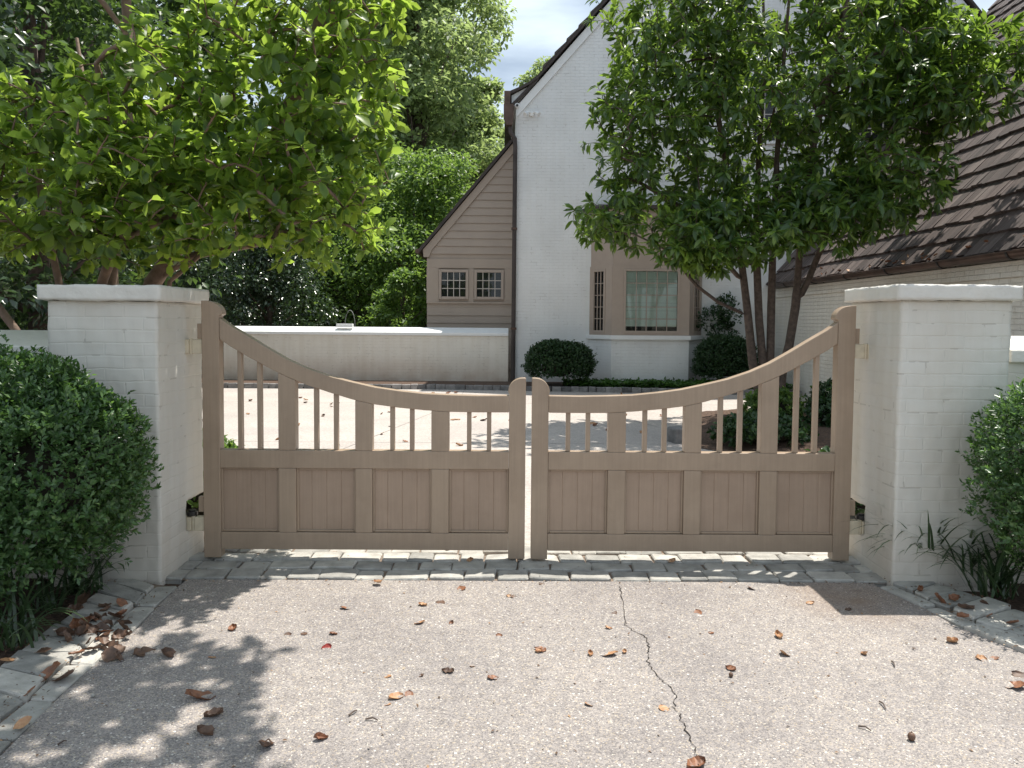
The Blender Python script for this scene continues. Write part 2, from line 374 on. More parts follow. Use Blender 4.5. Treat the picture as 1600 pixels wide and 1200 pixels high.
def wood_arrays(A, par, r):
    tang = np.zeros_like(A); has = par >= 0
    tang[has] = A[has]-A[par[has]]
    roots = np.where(~has)[0]
    for i in roots:
        k = np.where(par == i)[0]; tang[i] = (A[k[0]]-A[i]) if len(k) else (0, 0, 1)
    tang = unit(tang)
    Vs, Fs, off = [], [], 0
    ch = np.where(has)[0]; pa = par[ch]
    for sel, K in ((r[ch] > .018, 10), (r[ch] <= .018, 5)):
        c, q = ch[sel], pa[sel]
        if not len(c): continue
        rp = np.minimum(r[q], r[c]*1.35)
        ring = []
        for idx, rr in ((q, rp), (c, r[c])):
            t = tang[idx] if idx is c else np.where((r[q] > 1.6*r[c])[:, None], tang[c], tang[q])
            ref = np.where(np.abs(t[:, 2:3]) < .9, np.array([[0, 0, 1.]]), np.array([[1., 0, 0]]))
            ref = np.tile(np.array([[.31, .93, .2]]), (len(t), 1))
            a = unit(np.cross(t, ref)); b = np.cross(a, t)
            an = 2*np.pi*np.arange(K)/K
            ring.append(A[idx][:, None] + (a[:, None]*np.cos(an)[:, None] + b[:, None]*np.sin(an)[:, None])*rr[:, None, None])
        V = np.concatenate(ring, 1).reshape(-1, 3)
        b0 = (np.arange(len(c))*2*K)[:, None] + off; j = np.arange(K)
        Fq = np.stack([b0+j, b0+(j+1) % K, b0+K+(j+1) % K, b0+K+j], -1).reshape(-1, 4)
        Vs.append(V); Fs.append(Fq); off += len(V)
    return np.concatenate(Vs), [np.concatenate(Fs)]
def in_ellipsoids(spec, keep=None):
    out = []
    for (c, rr, n) in spec:
        d = rdir(n*2)*(rng.random((n*2, 1))**(1/2.4))
        q = np.array(c)+d*np.array(rr)
        if keep is not None: q = q[keep(q)]
        out.append(q[:n])
    return np.concatenate(out)
def twig_leaves(A, chains, zone, per_tip, spacing, up=.35, outw=.5, droop=0.):
    """positions and directions of leaves: a rosette at each tip, alternate leaves down the twig"""
    Pb, D, N = [], [], []
    for ch in chains:
        tip = A[ch[-1]]; t = tip-A[ch[-2]]; t = t/max(1e-6, np.linalg.norm(t))
        for k in range(per_tip):
            v = rng.normal(size=3); v -= t*v.dot(t); v /= np.linalg.norm(v)
            d = v*.85 + t*outw + np.array([0, 0, up*.4-droop]); Pb.append(tip+rng.normal(size=3)*.008); D.append(d); N.append(t*.8+np.array([0, 0, .8])+rng.normal(size=3)*.25)
        acc = 0.; pts = ch[::-1]
        for a, b in zip(pts[:-1], pts[1:]):
            s = A[b]-A[a]; l = np.linalg.norm(s)
            m = rng.poisson(l/spacing)
            for k in range(m):
                q = A[a]+s*rng.random(); v = rng.normal(size=3); v -= t*v.dot(t); v /= np.linalg.norm(v)
                d = v*.8 - s/max(l, 1e-6)*.5 + np.array([0, 0, up*.3-droop]); Pb.append(q); D.append(d); N.append(np.array([0, 0, 1.])+rng.normal(size=3)*.4)
            acc += l
            if acc > zone: break
    return np.array(Pb), np.array(D), np.array(N)
def build_tree(name, loc, label, cat, paths, targets, leaf, bark, L, Wr, per_tip, spacing, zone, curl, fine=True, group=None, up=.35, droop=0., keep=None, outw=.5, zpen=.3):
    root = thing(name, loc, label, cat, group)
    A, par, r, chains = grow(paths, targets, zpen=zpen)
    under(fast('trunk', *wood_arrays(A, par, r), bark, smooth=True), root)
    Pb, D, N = twig_leaves(A, chains, zone, per_tip, spacing, up, outw, droop)
    if keep is not None:
        k = keep(Pb); Pb, D, N = Pb[k], D[k], N[k]
    ln = L*(.65+.5*rng.random(len(Pb)))
    V, Fc = leaf_arrays(Pb, D, N, ln, ln*Wr*(.85+.3*rng.random(len(Pb))), curl=curl, fine=fine)
    under(fast('crown', V, Fc, leaf), root)
    return root

def cloud_tree(name, base, label, cat, h, clumps, leaf, bark, L, Wr, trunk_r, group=None, limbs=10, density=1.):
    """a tree seen from afar: trunk and limbs, a crown of leaf sprays gathered in clumps (centre offset, radii, leaves)"""
    root = thing(name, base, label, cat, group); B = np.array(base)
    mb = MB(); mb.tube([(0, 0, -.1), (.05*h*.1, 0, h*.35), (0, .05*h*.1, h*.8)], [trunk_r, trunk_r*.75, trunk_r*.2], 8)
    for c, rr, n in clumps:
        z0 = min(h*.75, max(h*.12, c[2]*.62)); mb.tube([(0, 0, z0), (c[0]*.5, c[1]*.5, z0+(c[2]-z0)*.6), tuple(c)], [trunk_r*.38, trunk_r*.25, trunk_r*.08], 5)
    mb.obj('trunk', bark, root, smooth=True)
    Pb, D, N = [], [], []
    for c, rr, n in clumps:
        n = int(n*density); k = max(8, min(60, n//55))                       # sub-clumps
        dd = rdir(k); dd[:, 2] = np.abs(dd[:, 2])*np.where(rng.random(k) < .75, 1, -1)
        sc = np.array(c) + dd*np.array(rr)*(.55+.45*rng.random((k, 1)))
        sr = (.22+.2*rng.random(k))*float(np.mean(rr))
        idx = rng.integers(0, k, n); off = rdir(n)*(rng.random((n, 1))**(1/2.5))*sr[idx][:, None]*np.array([1.15, 1.15, .75])
        q = sc[idx]+off; Pb.append(q); D.append(unit(off)+rdir(n)*.8+np.array([0, 0, -.25])); N.append(np.array([0, 0, 1.])+unit(off)*.6+rdir(n)*.7)
    Pb, D, N = map(np.concatenate, (Pb, D, N))
    ln = L*(.6+.7*rng.random(len(Pb)))
    V, Fc = leaf_arrays(Pb, D, N, ln, ln*Wr, curl=.2, fine=False)
    fast('crown', V, Fc, leaf, root)
    return root

def shrub(name, base, label, cat, blobs, sprigs, leaf, L, Wr, group=None, per=8, slen=.07, core=.52, fine=False, keep=None):
    """clipped or loose evergreen: leafy sprigs on the shell of merged blobs over a dark twiggy heart"""
    root = thing(name, base, label, cat, group)
    C = np.array([b[0] for b in blobs], float); Rr = np.array([b[1] for b in blobs], float)
    mb = MB()
    if core < .3: mb.tube([(0, 0, 0)]+[tuple(c) for c in C], [.02]+[.014]*len(C), 6)
    else:
        for c, rr in zip(C, Rr): mb.sphere(c, rr*core, 14, 9)
    mb.obj('branches', M['twiglet'], root, smooth=True)
    w = (Rr.prod(1)**(2/3)); w /= w.sum()
    i = rng.choice(len(C), sprigs*2, p=w); d = rdir(sprigs*2); d[:, 2] = np.where(d[:, 2] < -.55, -d[:, 2], d[:, 2])
    lump = np.array([noise.noise(Vector(x)*2.3+Vector((k*3., 0, 0))) + .5*noise.noise(Vector(x)*5.1) for x, k in zip(d, i)])
    rr = (.93+.07*rng.random(sprigs*2) + .13*lump)
    deep = rng.random(sprigs*2) < .42; rr = np.where(deep, rr*(.82+.12*rng.random(sprigs*2)), rr)
    stray = rng.random(sprigs*2) < .035; rr = np.where(stray, 1.03+.12*rng.random(sprigs*2), rr)
    q = C[i]+d*Rr[i]*rr[:, None]
    ins = np.zeros(len(q), bool)
    for c, r2 in zip(C, Rr): ins |= (((q-c)/(r2*.66))**2).sum(1) < 1
    ok = ~ins & (q[:, 2]+base[2] > .02)
    if keep is not None: ok &= keep(q+np.array(base))
    q, d = q[ok][:sprigs], d[ok][:sprigs]
    sd = unit(d*.8+np.array([0, 0, .55])+rdir(len(q))*.45)
    t = rng.random((len(q), per)); ax = sd[:, None]
    v = rng.normal(size=(len(q), per, 3)); v -= (v*ax).sum(-1, keepdims=True)*ax; v = unit(v)
    Pb = (q[:, None]+ax*slen*t[..., None]).reshape(-1, 3)
    D = (v*.8+ax*(.35+.8*t[..., None])).reshape(-1, 3); N = (ax*1.0+v*-.3+0*v).reshape(-1, 3)+rng.normal(size=(len(q)*per, 3))*.2
    ln = L*(.7+.55*rng.random(len(Pb)))
    V, Fc = leaf_arrays(Pb, D, N, ln, ln*Wr, curl=.12, fine=fine)
    fast('foliage', V, Fc, leaf, root)
    return root

def tuft(base, n, h, spread, m, label, group, away=(0, 0), w=.0072):
    V, Fq = [], []
    for k in range(n):
        a = rng.random()*6.283; L = h*(.75+.7*rng.random()); e = rng.random()
        d = np.array([math.cos(a), math.sin(a)]); b = np.array([rng.normal()*.05, rng.normal()*.04]); ww = w*(.8+.5*rng.random()); s = np.array([-d[1], d[0]])
        th0, th1 = .1+.35*e, spread*(1.0+1.6*rng.random()); S = 10; x = 0.; z = 0.; i0 = len(V)
        for j in range(S+1):
            t = j/S; q = ww*(1-t**3)*(.6+.4*min(1, t*6)); c = b+d*x
            V.append((c[0]+s[0]*q, c[1]+s[1]*q, max(z, .03))); V.append((c[0]-s[0]*q, c[1]-s[1]*q, max(z, .03)))
            th = th0+th1*t**1.3; x += L/S*math.sin(th); z += L/S*math.cos(th)
        for j in range(S): Fq.append((i0+2*j, i0+2*j+1, i0+2*j+3, i0+2*j+2))
    o = fast('grass_tuft', V, [np.array(Fq)], m); o.location = base
    return tag(o, label, 'ornamental grass', group)

# ================================================================== SETTING
def sheet(name, pts, z, m, parent=None):
    mb = MB(); mb.v = [(p[0], p[1], z) for p in pts]; mb.f = [tuple(range(len(pts)))]
    return mb.obj(name, m, parent)
structure(sheet('ground', [(-500, -300), (500, -300), (500, 700), (-500, 700)], -.03, M['soil']))
YT0, YT1 = 4.33, 5.16                                                # stone threshold under the gate
Lin = [(279, 916), (249, 945), (216, 981), (156, 1032), (99, 1083), (33, 1149), (-60, 1240), (-300, 1480)]
Lgap = [(244, 918), (210, 951), (192, 966), (114, 1032), (60, 1080), (0, 1128), (-110, 1225), (-380, 1460)]
Lout = [(192, 903), (150, 930), (114, 960), (54, 1002), (0, 1044), (-60, 1092), (-210, 1205), (-520, 1430)]
Rin = [(1372, 917), (1419, 938), (1449, 953), (1491, 977), (1536, 995), (1600, 1020), (1720, 1072), (2100, 1250)]
Rgap = [(1393, 917), (1426, 929), (1452, 944), (1494, 962), (1539, 983), (1600, 998), (1730, 1048), (2120, 1210)]
Rout = [(1425, 909), (1470, 917), (1515, 932), (1560, 944), (1600, 960), (1680, 985), (1800, 1025), (2200, 1160)]
gp = lambda L: [G(*p) for p in L]
Li, Lg, Lo, Ri, Rg, Ro = map(gp, (Lin, Lgap, Lout, Rin, Rgap, Rout))
drive = structure(sheet('driveway', [(Li[0].x, YT0)] + Li + [(-3.6, .5), (-6, -8), (6, -8), (4.2, .5)] + Ri[::-1] + [(Ri[0].x, YT0)], 0., M['aggregate']))
court = structure(sheet('courtyard', [(-7.2, YT1), (6.35, YT1), (6.35, 17.9), (-7.2, 17.9)], 0., M['concrete']))
# scored joints and the crack
def strip(name, pts, w, z, m, parent, jit=0.):
    V, Fq = [], []
    for i, p in enumerate(pts):
        a = pts[max(i-1, 0)]; b = pts[min(i+1, len(pts)-1)]; t = Vector((b[0]-a[0], b[1]-a[1])).normalized(); s = Vector((-t.y, t.x))
        ww = w*(1+jit*random.uniform(-.8, 1.)); ox = jit*w*random.uniform(-1, 1)
        V += [(p[0]+s.x*(ww+ox), p[1]+s.y*(ww+ox), z), (p[0]-s.x*(ww-ox), p[1]-s.y*(ww-ox), z)]
    for i in range(len(pts)-1): Fq.append((2*i, 2*i+1, 2*i+3, 2*i+2))
    return fast(name, V, [np.array(Fq)], m, parent)
ck = [(968, 917), (970, 922), (974, 945), (977, 977), (992, 987), (1010, 997), (1014, 1015), (1011, 1032), (1020, 1047), (1032, 1062), (1045, 1072), (1055, 1087), (1052, 1105), (1065, 1122), (1074, 1145), (1079, 1160), (1087, 1175), (1090, 1186), (1096, 1215)]
cp = []
for a, b in zip(ck[:-1], ck[1:]):
    for k in range(6):
        t = k/6; q = G(a[0]+(b[0]-a[0])*t, a[1]+(b[1]-a[1])*t); cp.append((q.x+random.gauss(0, .004), q.y+random.gauss(0, .004)))
strip('crack', cp, .0018, .003, M['crack'], drive, .8)
for a, b in (((-2.6, 5.2), (-.9, 13.8)), ((-7.1, 13.8), (6.3, 13.8)), ((2.6, 9.5), (1.2, 13.8)), ((-7.1, 9.3), (2.1, 9.3)), ((-.9, 13.8), (-.9, 16.3))):
    strip('joint', [a, b], .005, .003, M['joint'], court)

def stone(mb, quad, h, z0=-.03, ins=.007):
    c = [Vector((q[0], q[1])) for q in quad]; m = sum(c, Vector((0, 0)))/4
    c = [m+(q-m)*random.uniform(.93, .975) + Vector((random.gauss(0, .005), random.gauss(0, .005))) for q in c]
    # eight-point outline with rubbed corners
    out = []
    for i in range(4):
        a, b, d = c[i-1], c[i], c[(i+1) % 4]
        k = random.uniform(.03, .10); out += [b+(a-b)*k*min(1, .1/max((a-b).length, .01)+.3), b+(d-b)*k*min(1, .1/max((d-b).length, .01)+.3)]
    n = len(out); tilt = (random.gauss(0, .02), random.gauss(0, .02)); hh = h+random.gauss(0, .004)
    zf = lambda p: hh+(p.x-m.x)*tilt[0]+(p.y-m.y)*tilt[1]
    v = [(p.x, p.y, z0) for p in out] + [(p.x, p.y, zf(p)-.007) for p in out]
    inn = [m+(p-m)*(1-ins/max((p-m).length, .03)*1.2) for p in out]
    v += [(p.x, p.y, zf(p)+random.gauss(0, .0012)) for p in inn] + [(m.x, m.y, hh+random.gauss(.001, .002))]
    f = []
    for i in range(n):
        j = (i+1) % n; f += [(i, j, n+j, n+i), (n+i, n+j, 2*n+j, 2*n+i), (2*n+i, 2*n+j, 3*n)]
    mb.add(v, f)
# threshold: five rows of setts across the opening
thr = structure(sheet('stone_threshold', [(-2.02, YT0), (2.3, YT0), (2.3, YT1), (-2.02, YT1)], -.006, M['mortar']))
mb = MB(); y = YT0
for row in range(5):
    dy = (.165, .155, .17, .165, .165)[row]; x = -2.0-random.random()*.15
    x1 = 2.24 if row < 4 else 2.24
    while x < 2.22:
        w = random.uniform(.15, .27); a, b = max(x, -1.96), min(x+w, 2.24)
        if b-a > .05: stone(mb, [(a, y+.006), (b, y+.006), (b, y+dy-.006), (a, y+dy-.006)], .012)
        x += w
    y += dy
mb.obj('setts', M['stone'], thr)
def lerp_path(path, s):
    L = [0.]
    for a, b in zip(path[:-1], path[1:]): L.append(L[-1]+(b-a).length)
    s = s*L[-1]
    for i in range(len(L)-1):
        if s <= L[i+1] or i == len(L)-2:
            t = (s-L[i])/(L[i+1]-L[i]); return path[i]+(path[i+1]-path[i])*t
def edging(name, inn, gap, out, flip):
    e = structure(sheet(name, (inn + out[::-1]) if flip else (out + inn[::-1]), -.008, M['mortar']))
    mb = MB(); ln = sum((b-a).length for a, b in zip(inn[:-1], inn[1:]))
    s = 0.
    while s < 1:
        w = random.uniform(.24, .40)/ln; q = [lerp_path(inn, s), lerp_path(inn, min(1, s+w)), lerp_path(gap, min(1, s+w)), lerp_path(gap, s)]
        stone(mb, q, .012); s += w
    s = 0.
    while s < 1:
        w = random.uniform(.125, .165)/ln; q = [lerp_path(gap, s), lerp_path(gap, min(1, s+w)), lerp_path(out, min(1, s+w)), lerp_path(out, s)]
        stone(mb, q, .022); s += w
    mb.obj('setts', M['stone'], e); return e
edging('stone_edging', Li, Lg, Lo, True); edging('stone_edging', Ri, Rg, Ro, False)
# beds by the house, with a kerb of small granite blocks
bed = MB(); bed.prism([(-6.9, 16.62), (-1.2, 16.62), (1.2, 16.34), (4.3, 15.98), (6.08, 15.7), (6.08, 17.78), (-6.9, 17.78)], 'Z', -.02, .085)
structure(bed.obj('planting_bed', M['soil']))
kp = [Vector((-6.9, 16.5, 0)), Vector((-1.2, 16.5, 0)), Vector((1.2, 16.22, 0)), Vector((4.3, 15.86, 0)), Vector((6.1, 15.58, 0))]
ki = [p+Vector((0, .12, 0)) for p in kp]; kb = MB(); ln = sum((b-a).length for a, b in zip(kp[:-1], kp[1:])); s = 0.
while s < 1:
    w = random.uniform(.16, .22)/ln; stone(kb, [lerp_path(kp, s), lerp_path(kp, min(1, s+w)), lerp_path(ki, min(1, s+w)), lerp_path(ki, s)], .105); s += w
structure(kb.obj('kerb', M['curb']))
# island bed under the tree, against the wing wall
isl = [(6.08, 8.0), (2.9, 8.3), (2.3, 9.0), (2.25, 9.9), (2.7, 11.0), (3.5, 12.3), (4.6, 12.9), (6.08, 13.0)]
structure(sheet('mulch_bed', isl, .006, M['soil']))
# sloping mulch mound so the bed has body
V, Fq = [], []
nx, ny = 26, 30
for j in range(ny):
    for i in range(nx):
        x = 2.35+(6.05-2.35)*i/(nx-1); yy = 8.2+4.7*j/(ny-1); e = min(1, max(0, min((x-2.35-.55*abs(yy-9.8)*.5)/.8, (yy-8.2)/.6, (12.9-yy)/.6)))
        V.append((x, yy, -.02+.13*e+noise.noise(Vector((x*3, yy*3, 1)))*.03*e))
for j in range(ny-1):
    for i in range(nx-1): a = j*nx+i; Fq.append((a, a+1, a+nx+1, a+nx))
o = fast('mulch_mound', V, [np.array(Fq)], M['soil'], smooth=True); structure(o)

# ================================================================== GATE
YF, YB = 4.64, 4.715
UP = [(.10, 1.044), (.30, 1.042), (.47, 1.046), (.62, 1.052), (.78, 1.069), (.92, 1.089), (1.06, 1.120), (1.20, 1.154), (1.34, 1.202), (1.46, 1.256), (1.58, 1.325), (1.70, 1.399), (1.80, 1.458), (1.885, 1.506)]
LO = [(.10, .940), (.30, .939), (.47, .941), (.62, .950), (.78, .965), (.94, .986), (1.06, 1.013), (1.20, 1.055), (1.34, 1.101), (1.46, 1.150), (1.58, 1.208), (1.70, 1.273), (1.80, 1.331), (1.875, 1.377)]
def at(curve, u):
    for (a, b), (c, d) in zip(curve[:-1], curve[1:]):
        if u <= c: return b+(d-b)*(u-a)/(c-a)
    return curve[-1][1]
def gate_leaf(x0, sgn, label):
    root = thing('gate_leaf', (x0+sgn*1.975, YF, .03), label, 'gate', 'pair of driveway gate leaves')
    X = lambda u: x0+sgn*u
    def part(name, m, fn, bevel=.004):
        mb = MB(); fn(mb); return under(mb.obj(name, m, bevel=bevel), root)
    def pr(pts, a=YF, b=YB): return lambda mb: mb.prism([(X(u), z) for u, z in pts], 'Y', a, b)
    arc = lambda cu, cz, ru, rz, a0, a1, n=10: [(cu+ru*math.cos(R(a0+(a1-a0)*k/n)), cz+rz*math.sin(R(a0+(a1-a0)*k/n))) for k in range(n+1)]
    # meeting stile: rounded shoulder towards the field
    part('meeting_stile', M['gate'], pr([(0, .03), (.102, .03), (.102, 1.052)] + arc(.02, 1.066, .088, .086, 0, 90) + [(0, 1.152)]))
    part('hinge_stile', M['gate'], pr([(1.975, .03), (1.975, 1.61), (1.945, 1.61)] + arc(1.94, 1.528, .092, .080, 92, 180) + [(1.868, 1.516), (1.872, .03)]))
    g = .0008
    part('bottom_rail', M['gate'], pr([(.102+g, .082), (1.872-g, .082), (1.872-g, .188), (.102+g, .188)], YF+.002, YB-.002))
    part('middle_rail', M['gate'], pr([(.102+g, .587), (1.872-g, .587), (1.872-g, .698), (.102+g, .698)], YF+.002, YB-.002))
    top = [(.102+g if i == 0 else (1.867 if i == len(UP)-1 else u), z) for i, (u, z) in enumerate(UP)]
    low = [(.102+g if i == 0 else (1.867 if i == len(LO)-1 else u), z) for i, (u, z) in enumerate(LO)]
    part('top_rail', M['gate'], pr(low + top[::-1], YF+.002, YB-.002))
    for a, b in ((.470, .578), (.940, 1.044), (1.408, 1.514)):
        part('post', M['gate'], pr([(a, .698+g), (b, .698+g)] + [(b, at(LO, b)-g), ((a+b)/2, at(LO, (a+b)/2)-g), (a, at(LO, a)-g)], YF+.002, YB-.002), .003)
        part('post', M['gate'], pr([(a, .188+g), (b, .188+g), (b, .587-g), (a, .587-g)], YF+.002, YB-.002), .003)
    for a, b in ((.102, .470), (.578, .940), (1.044, 1.408), (1.514, 1.872)):
        def panel(mb):
            n = 4; yf = YF+.030
            pts = []; w = (b-a)/n                                    # V-grooved boards, one sheet
            for i in range(n):
                ua, ub = a+w*i, a+w*(i+1)
                pts += [(ua+.0022 if i else ua, yf), (ub-.0022 if i < n-1 else ub, yf)]
                if i < n-1: pts.append((ub, yf+.0022))
            pts += [(b, yf+.02), (a, yf+.02)]
            mb.prism([(X(u), y) for u, y in pts], 'Z', .188+g, .587-g)
        pan = part('panel', M['gatepanel'], panel, 0)
        mo = MB(); q = .012
        for ua, ub, za, zb in ((a, a+q, .19, .586), (b-q, b, .19, .586), (a+q+g, b-q-g, .19, .19+q), (a+q+g, b-q-g, .586-q, .586)):
            mo.box(min(X(ua), X(ub)), max(X(ua), X(ub)), YF+.018, YF+.030-g, za, zb)
        o = under(mo.obj('moulding', M['gate'], bevel=.003), root); o.parent = pan
        o.data.update()
        for k in (1, 2):
            u = a+(b-a)*k/3
            part('baluster', M['gate'], pr([(u-.0135, .698+g), (u+.0135, .698+g), (u+.0135, at(LO, u+.0135)-g), (u-.0135, at(LO, u-.0135)-g)], YF+.018, YB-.018), .003)
    for zc, dark in ((1.33, 0), (.235, 1)):
        h = MB(); xo = X(1.975+.001); xi = X(1.975+.062)
        h.box(min(xo, xi), max(xo, xi), YF+.01, YF+.06, zc-.043, zc+.043)
        hg = under(h.obj('hinge', M['hinge'], bevel=.004), root)
        h = MB(); xp = X(1.975+.072); h.tube([(xp, YF+.028, zc-.045), (xp, YF+.028, zc+.048)], .013, 12)
        o = under(h.obj('hinge_pin', M['hinge'], smooth=False), root); o.parent = hg
        h = MB(); xo, xi = X(1.975+.083), X(1.975+.135)
        h.box(min(xo, xi), max(xo, xi), YF+.01, YF+.06, zc-.043, zc+.043)
        o = under(h.obj('hinge_plate', M['hinge'], bevel=.004), root); o.parent = hg
        if dark:
            h = MB(); xp = X(1.975+.085); h.tube([(xp, YF+.035, zc+.05), (xp, YF+.035, zc+.075)], .034, 14); h.tube([(xp, YF+.035, zc+.075), (xp, YF+.035, zc+.085)], .02, 12)
            o = under(h.obj('operator_nut', M['black'], bevel=.003), root); o.parent = hg
            h = MB(); xo, xi = X(1.976), X(1.976+.035); h.box(min(xo, xi), max(xo, xi), YF+.015, YF+.05, zc+.075, zc+.17)
            o = under(h.obj('operator_bracket', M['gate'], bevel=.002), root); o.parent = hg
        else:
            h = MB(); xo, xi = X(1.976), X(1.976+.030); h.box(min(xo, xi), max(xo, xi), YF+.015, YF+.05, zc+.046, zc+.14)
            o = under(h.obj('stop_lug', M['gate'], bevel=.002), root); o.parent = hg
    return root
gate_leaf(.122, -1, 'left taupe wooden gate leaf hung on the pillar beside the big boxwood')
gate_leaf(.160, 1, 'right taupe wooden gate leaf hung on the pillar beside the shake-roofed wing')

# ================================================================== PILLARS
def relief(V, cap=False):
    """painted-brick relief and worn arrises, pushed along a smooth outward direction"""
    return V
def lattice(x, y, z, mask, name, m, amp=.004, bw=.205, bh=.0745, mort=.0016):
    x, y, z = map(np.asarray, (x, y, z)); nx, ny, nz = len(x)-1, len(y)-1, len(z)-1
    ids = {}; V = []; Fq = []
    def vid(i, j, k):
        t = (i, j, k)
        if t not in ids: ids[t] = len(V); V.append((x[i], y[j], z[k]))
        return ids[t]
    full = np.zeros((nx+2, ny+2, nz+2), bool)
    full[1:-1, 1:-1, 1:-1] = mask(((x[:-1]+x[1:])/2)[:, None, None], ((y[:-1]+y[1:])/2)[None, :, None], ((z[:-1]+z[1:])/2)[None, None, :]) & np.ones((nx, ny, nz), bool)
    for ax in range(3):
        for sg in (0, 1):
            sh = np.roll(full, -1 if sg else 1, ax)
            for i, j, k in np.argwhere(full & ~sh)-1:
                c = [[i, j, k] for _ in range(4)]; a1, a2 = [(1, 2), (2, 0), (0, 1)][ax]
                for q in c: q[ax] += sg
                c[1][a1] += 1; c[2][a1] += 1; c[2][a2] += 1; c[3][a2] += 1
                v = [vid(*q) for q in c]; Fq.append(v if sg else v[::-1])
    V = np.array(V); Fq = np.array(Fq)
    n = np.zeros_like(V); fn = np.cross(V[Fq[:, 1]]-V[Fq[:, 0]], V[Fq[:, 3]]-V[Fq[:, 0]])
    for c in range(4): np.add.at(n, Fq[:, c], fn)
    n = unit(n); out = V.copy()
    for i, p in enumerate(V):
        q = Vector(p); d = amp*(.8*noise.noise(q*7)+.9*noise.noise(Vector((q.x*30, q.y*30, q.z*13)))+.5*noise.noise(q*2.5)+.35*noise.noise(q*45))
        if mort:
            wz = p[2]+.008*noise.noise(q*6); row = math.floor(wz/bh); fz = wz/bh-row
            uu = (p[0]+p[1])+.01*noise.noise(q*5+Vector((9, 0, 0))); fu = ((uu+(row % 2)*bw/2)/bw) % 1
            dz = min(fz, 1-fz)*bh; du = min(fu, 1-fu)*bw; mj = max(0, 1-dz/.010, 1-du/.009); mj = min(1, mj)
            d -= mort*mj*(.45+.75*max(0, noise.noise(q*4+Vector((3, 1, 7)))+.3)) ; d += .003*noise.noise(Vector((row*7.1, math.floor((uu+(row % 2)*bw/2)/bw)*3.3, 2.)))
        if abs(n[i]).max() < .95: d -= .006*max(0, noise.noise(q*13)+.25)   # worn arris
        out[i] += n[i]*d
    return fast(name, out, [Fq], m)
def pillar(x0, x1, ztop, label, inner):
    root = thing('gate_pillar', ((x0+x1)/2, 4.59, 0), label, 'gate pillar', 'pair of painted brick gate pillars')
    zc = ztop-.088
    def mk(xx, yy, zz): return True
    xs = np.linspace(x0, x1, int((x1-x0)/.0185)+1); ys = np.linspace(4.28, 4.90, 34); zs = np.linspace(-.05, zc, int((zc+.05)/.0185)+1)
    def mask(X, Y, Z): return ~((Y > 4.63) & (Z > .19) & (Z < .375))
    under(lattice(xs, ys, zs, mask, 'shaft', M['pillar'], amp=.0042), root)
    xs = np.linspace(x0-.036, x1+.036, 36); ys = np.linspace(4.244, 4.936, 36); zs = np.linspace(zc+.001, ztop, 6)
    under(lattice(xs, ys, zs, lambda X, Y, Z: X < 99, 'cap', M['cap'], amp=.0045, mort=.0018, bw=.105, bh=.3), root)
    return root
pillar(-2.565, -1.955, 1.683, 'white painted brick gate pillar on the left, half hidden by the boxwood', 1)
pillar(2.222, 2.848, 1.722, 'white painted brick gate pillar on the right, in front of the shake-roofed wing', -1)

# ================================================================== LOW WALLS
def capped_wall(x0, x1, y0, y1, zf, zb, label, m, capm, over=.04, chh=.085, sink=-.1, name='boundary_wall'):
    root = thing(name, ((x0+x1)/2, (y0+y1)/2, 0), label, 'garden wall')
    mb = MB(); mb.prism([(y0, sink), (y1, sink), (y1, zf-chh), (y0, zf-chh)], 'X', x0, x1); under(mb.obj('wall_face', m), root)
    mb = MB(); mb.prism([(y0-over, zf-chh+.001), (y1+over, zf-chh+.001), (y1+over, zb), (y0-over, zf)], 'X', x0-.002, x1); under(mb.obj('coping', capm, bevel=.008), root)
    return root
capped_wall(-9.5, -2.63, 4.42, 4.86, 1.335, 1.42, 'white low wall with sloped coping left of the boxwood pillar', M['pillar'], M['cap'], .03, .075)
capped_wall(2.93, 8.5, 4.42, 4.86, 1.355, 1.43, 'white low wall stub with coping right of the right gate pillar', M['pillar'], M['cap'], .03, .075)
capped_wall(-6.6, .045, 17.82, 18.12, 1.215, 1.335, 'long white painted brick wall, tinted for warm bounce, closing the courtyard left of the house', M['wall'], M['whitetrim'], .03, .07, -.05, 'courtyard_wall')

# ================================================================== HOUSE
house = thing('house', (6.4, 18, 0), 'white painted brick house with steep gable, bay window and shake-roofed wing', 'house')
def hp(name, m, fn, bevel=0, parent=None, smooth=False):
    mb = MB(); fn(mb); o = under(mb.obj(name, m, bevel=bevel, smooth=smooth), house)
    if parent is not None: o.parent = parent
    return o
XL, XR, XA = .18, 12.62, 6.4; SL = 1.13; ZE = 6.42; ZA = ZE+SL*(XA-XL); YFc = 17.8
# gable wall with an opening behind the upstairs window left as a recess-free plane; windows stand in front of it
hp('gable_wall', M['facade'], lambda mb: mb.prism([(XL, -.1), (XR, -.1), (XR, ZE), (XA, ZA), (XL, ZE)], 'Y', YFc, YFc+9))
def rake(mb):                                                        # white frieze board under the roof edge
    for sx in (1, -1):
        f = lambda x: XA+sx*(x-XA)
        mb.prism([(f(XL), ZE-.02), (f(XL), ZE-.26), (f(XA), ZA-.26), (f(XA), ZA-.02)], 'Y', YFc-.05, YFc-.002)
hp('frieze_board', M['whitetrim'], rake)
def roofm(mb):
    for sx in (1, -1):
        f = lambda x: XA+sx*(x-XA)
        pts = [(f(XL-.13), ZE+.33), (f(XL+.10), ZE+.43), (f(XL+.32), ZE+.55), (f(XL+.52), ZE+.72), (f(XA), ZA+.16), (f(XA), ZA+.06), (f(XL+.5), ZE+.62), (f(XL+.3), ZE+.47), (f(XL+.08), ZE+.36), (f(XL-.13), ZE+.26)]
        mb.prism(pts, 'Y', YFc-.14, YFc+9.2)
    x = XL+.6
mr_ = hp('main_roof', M['darktrim'], roofm)
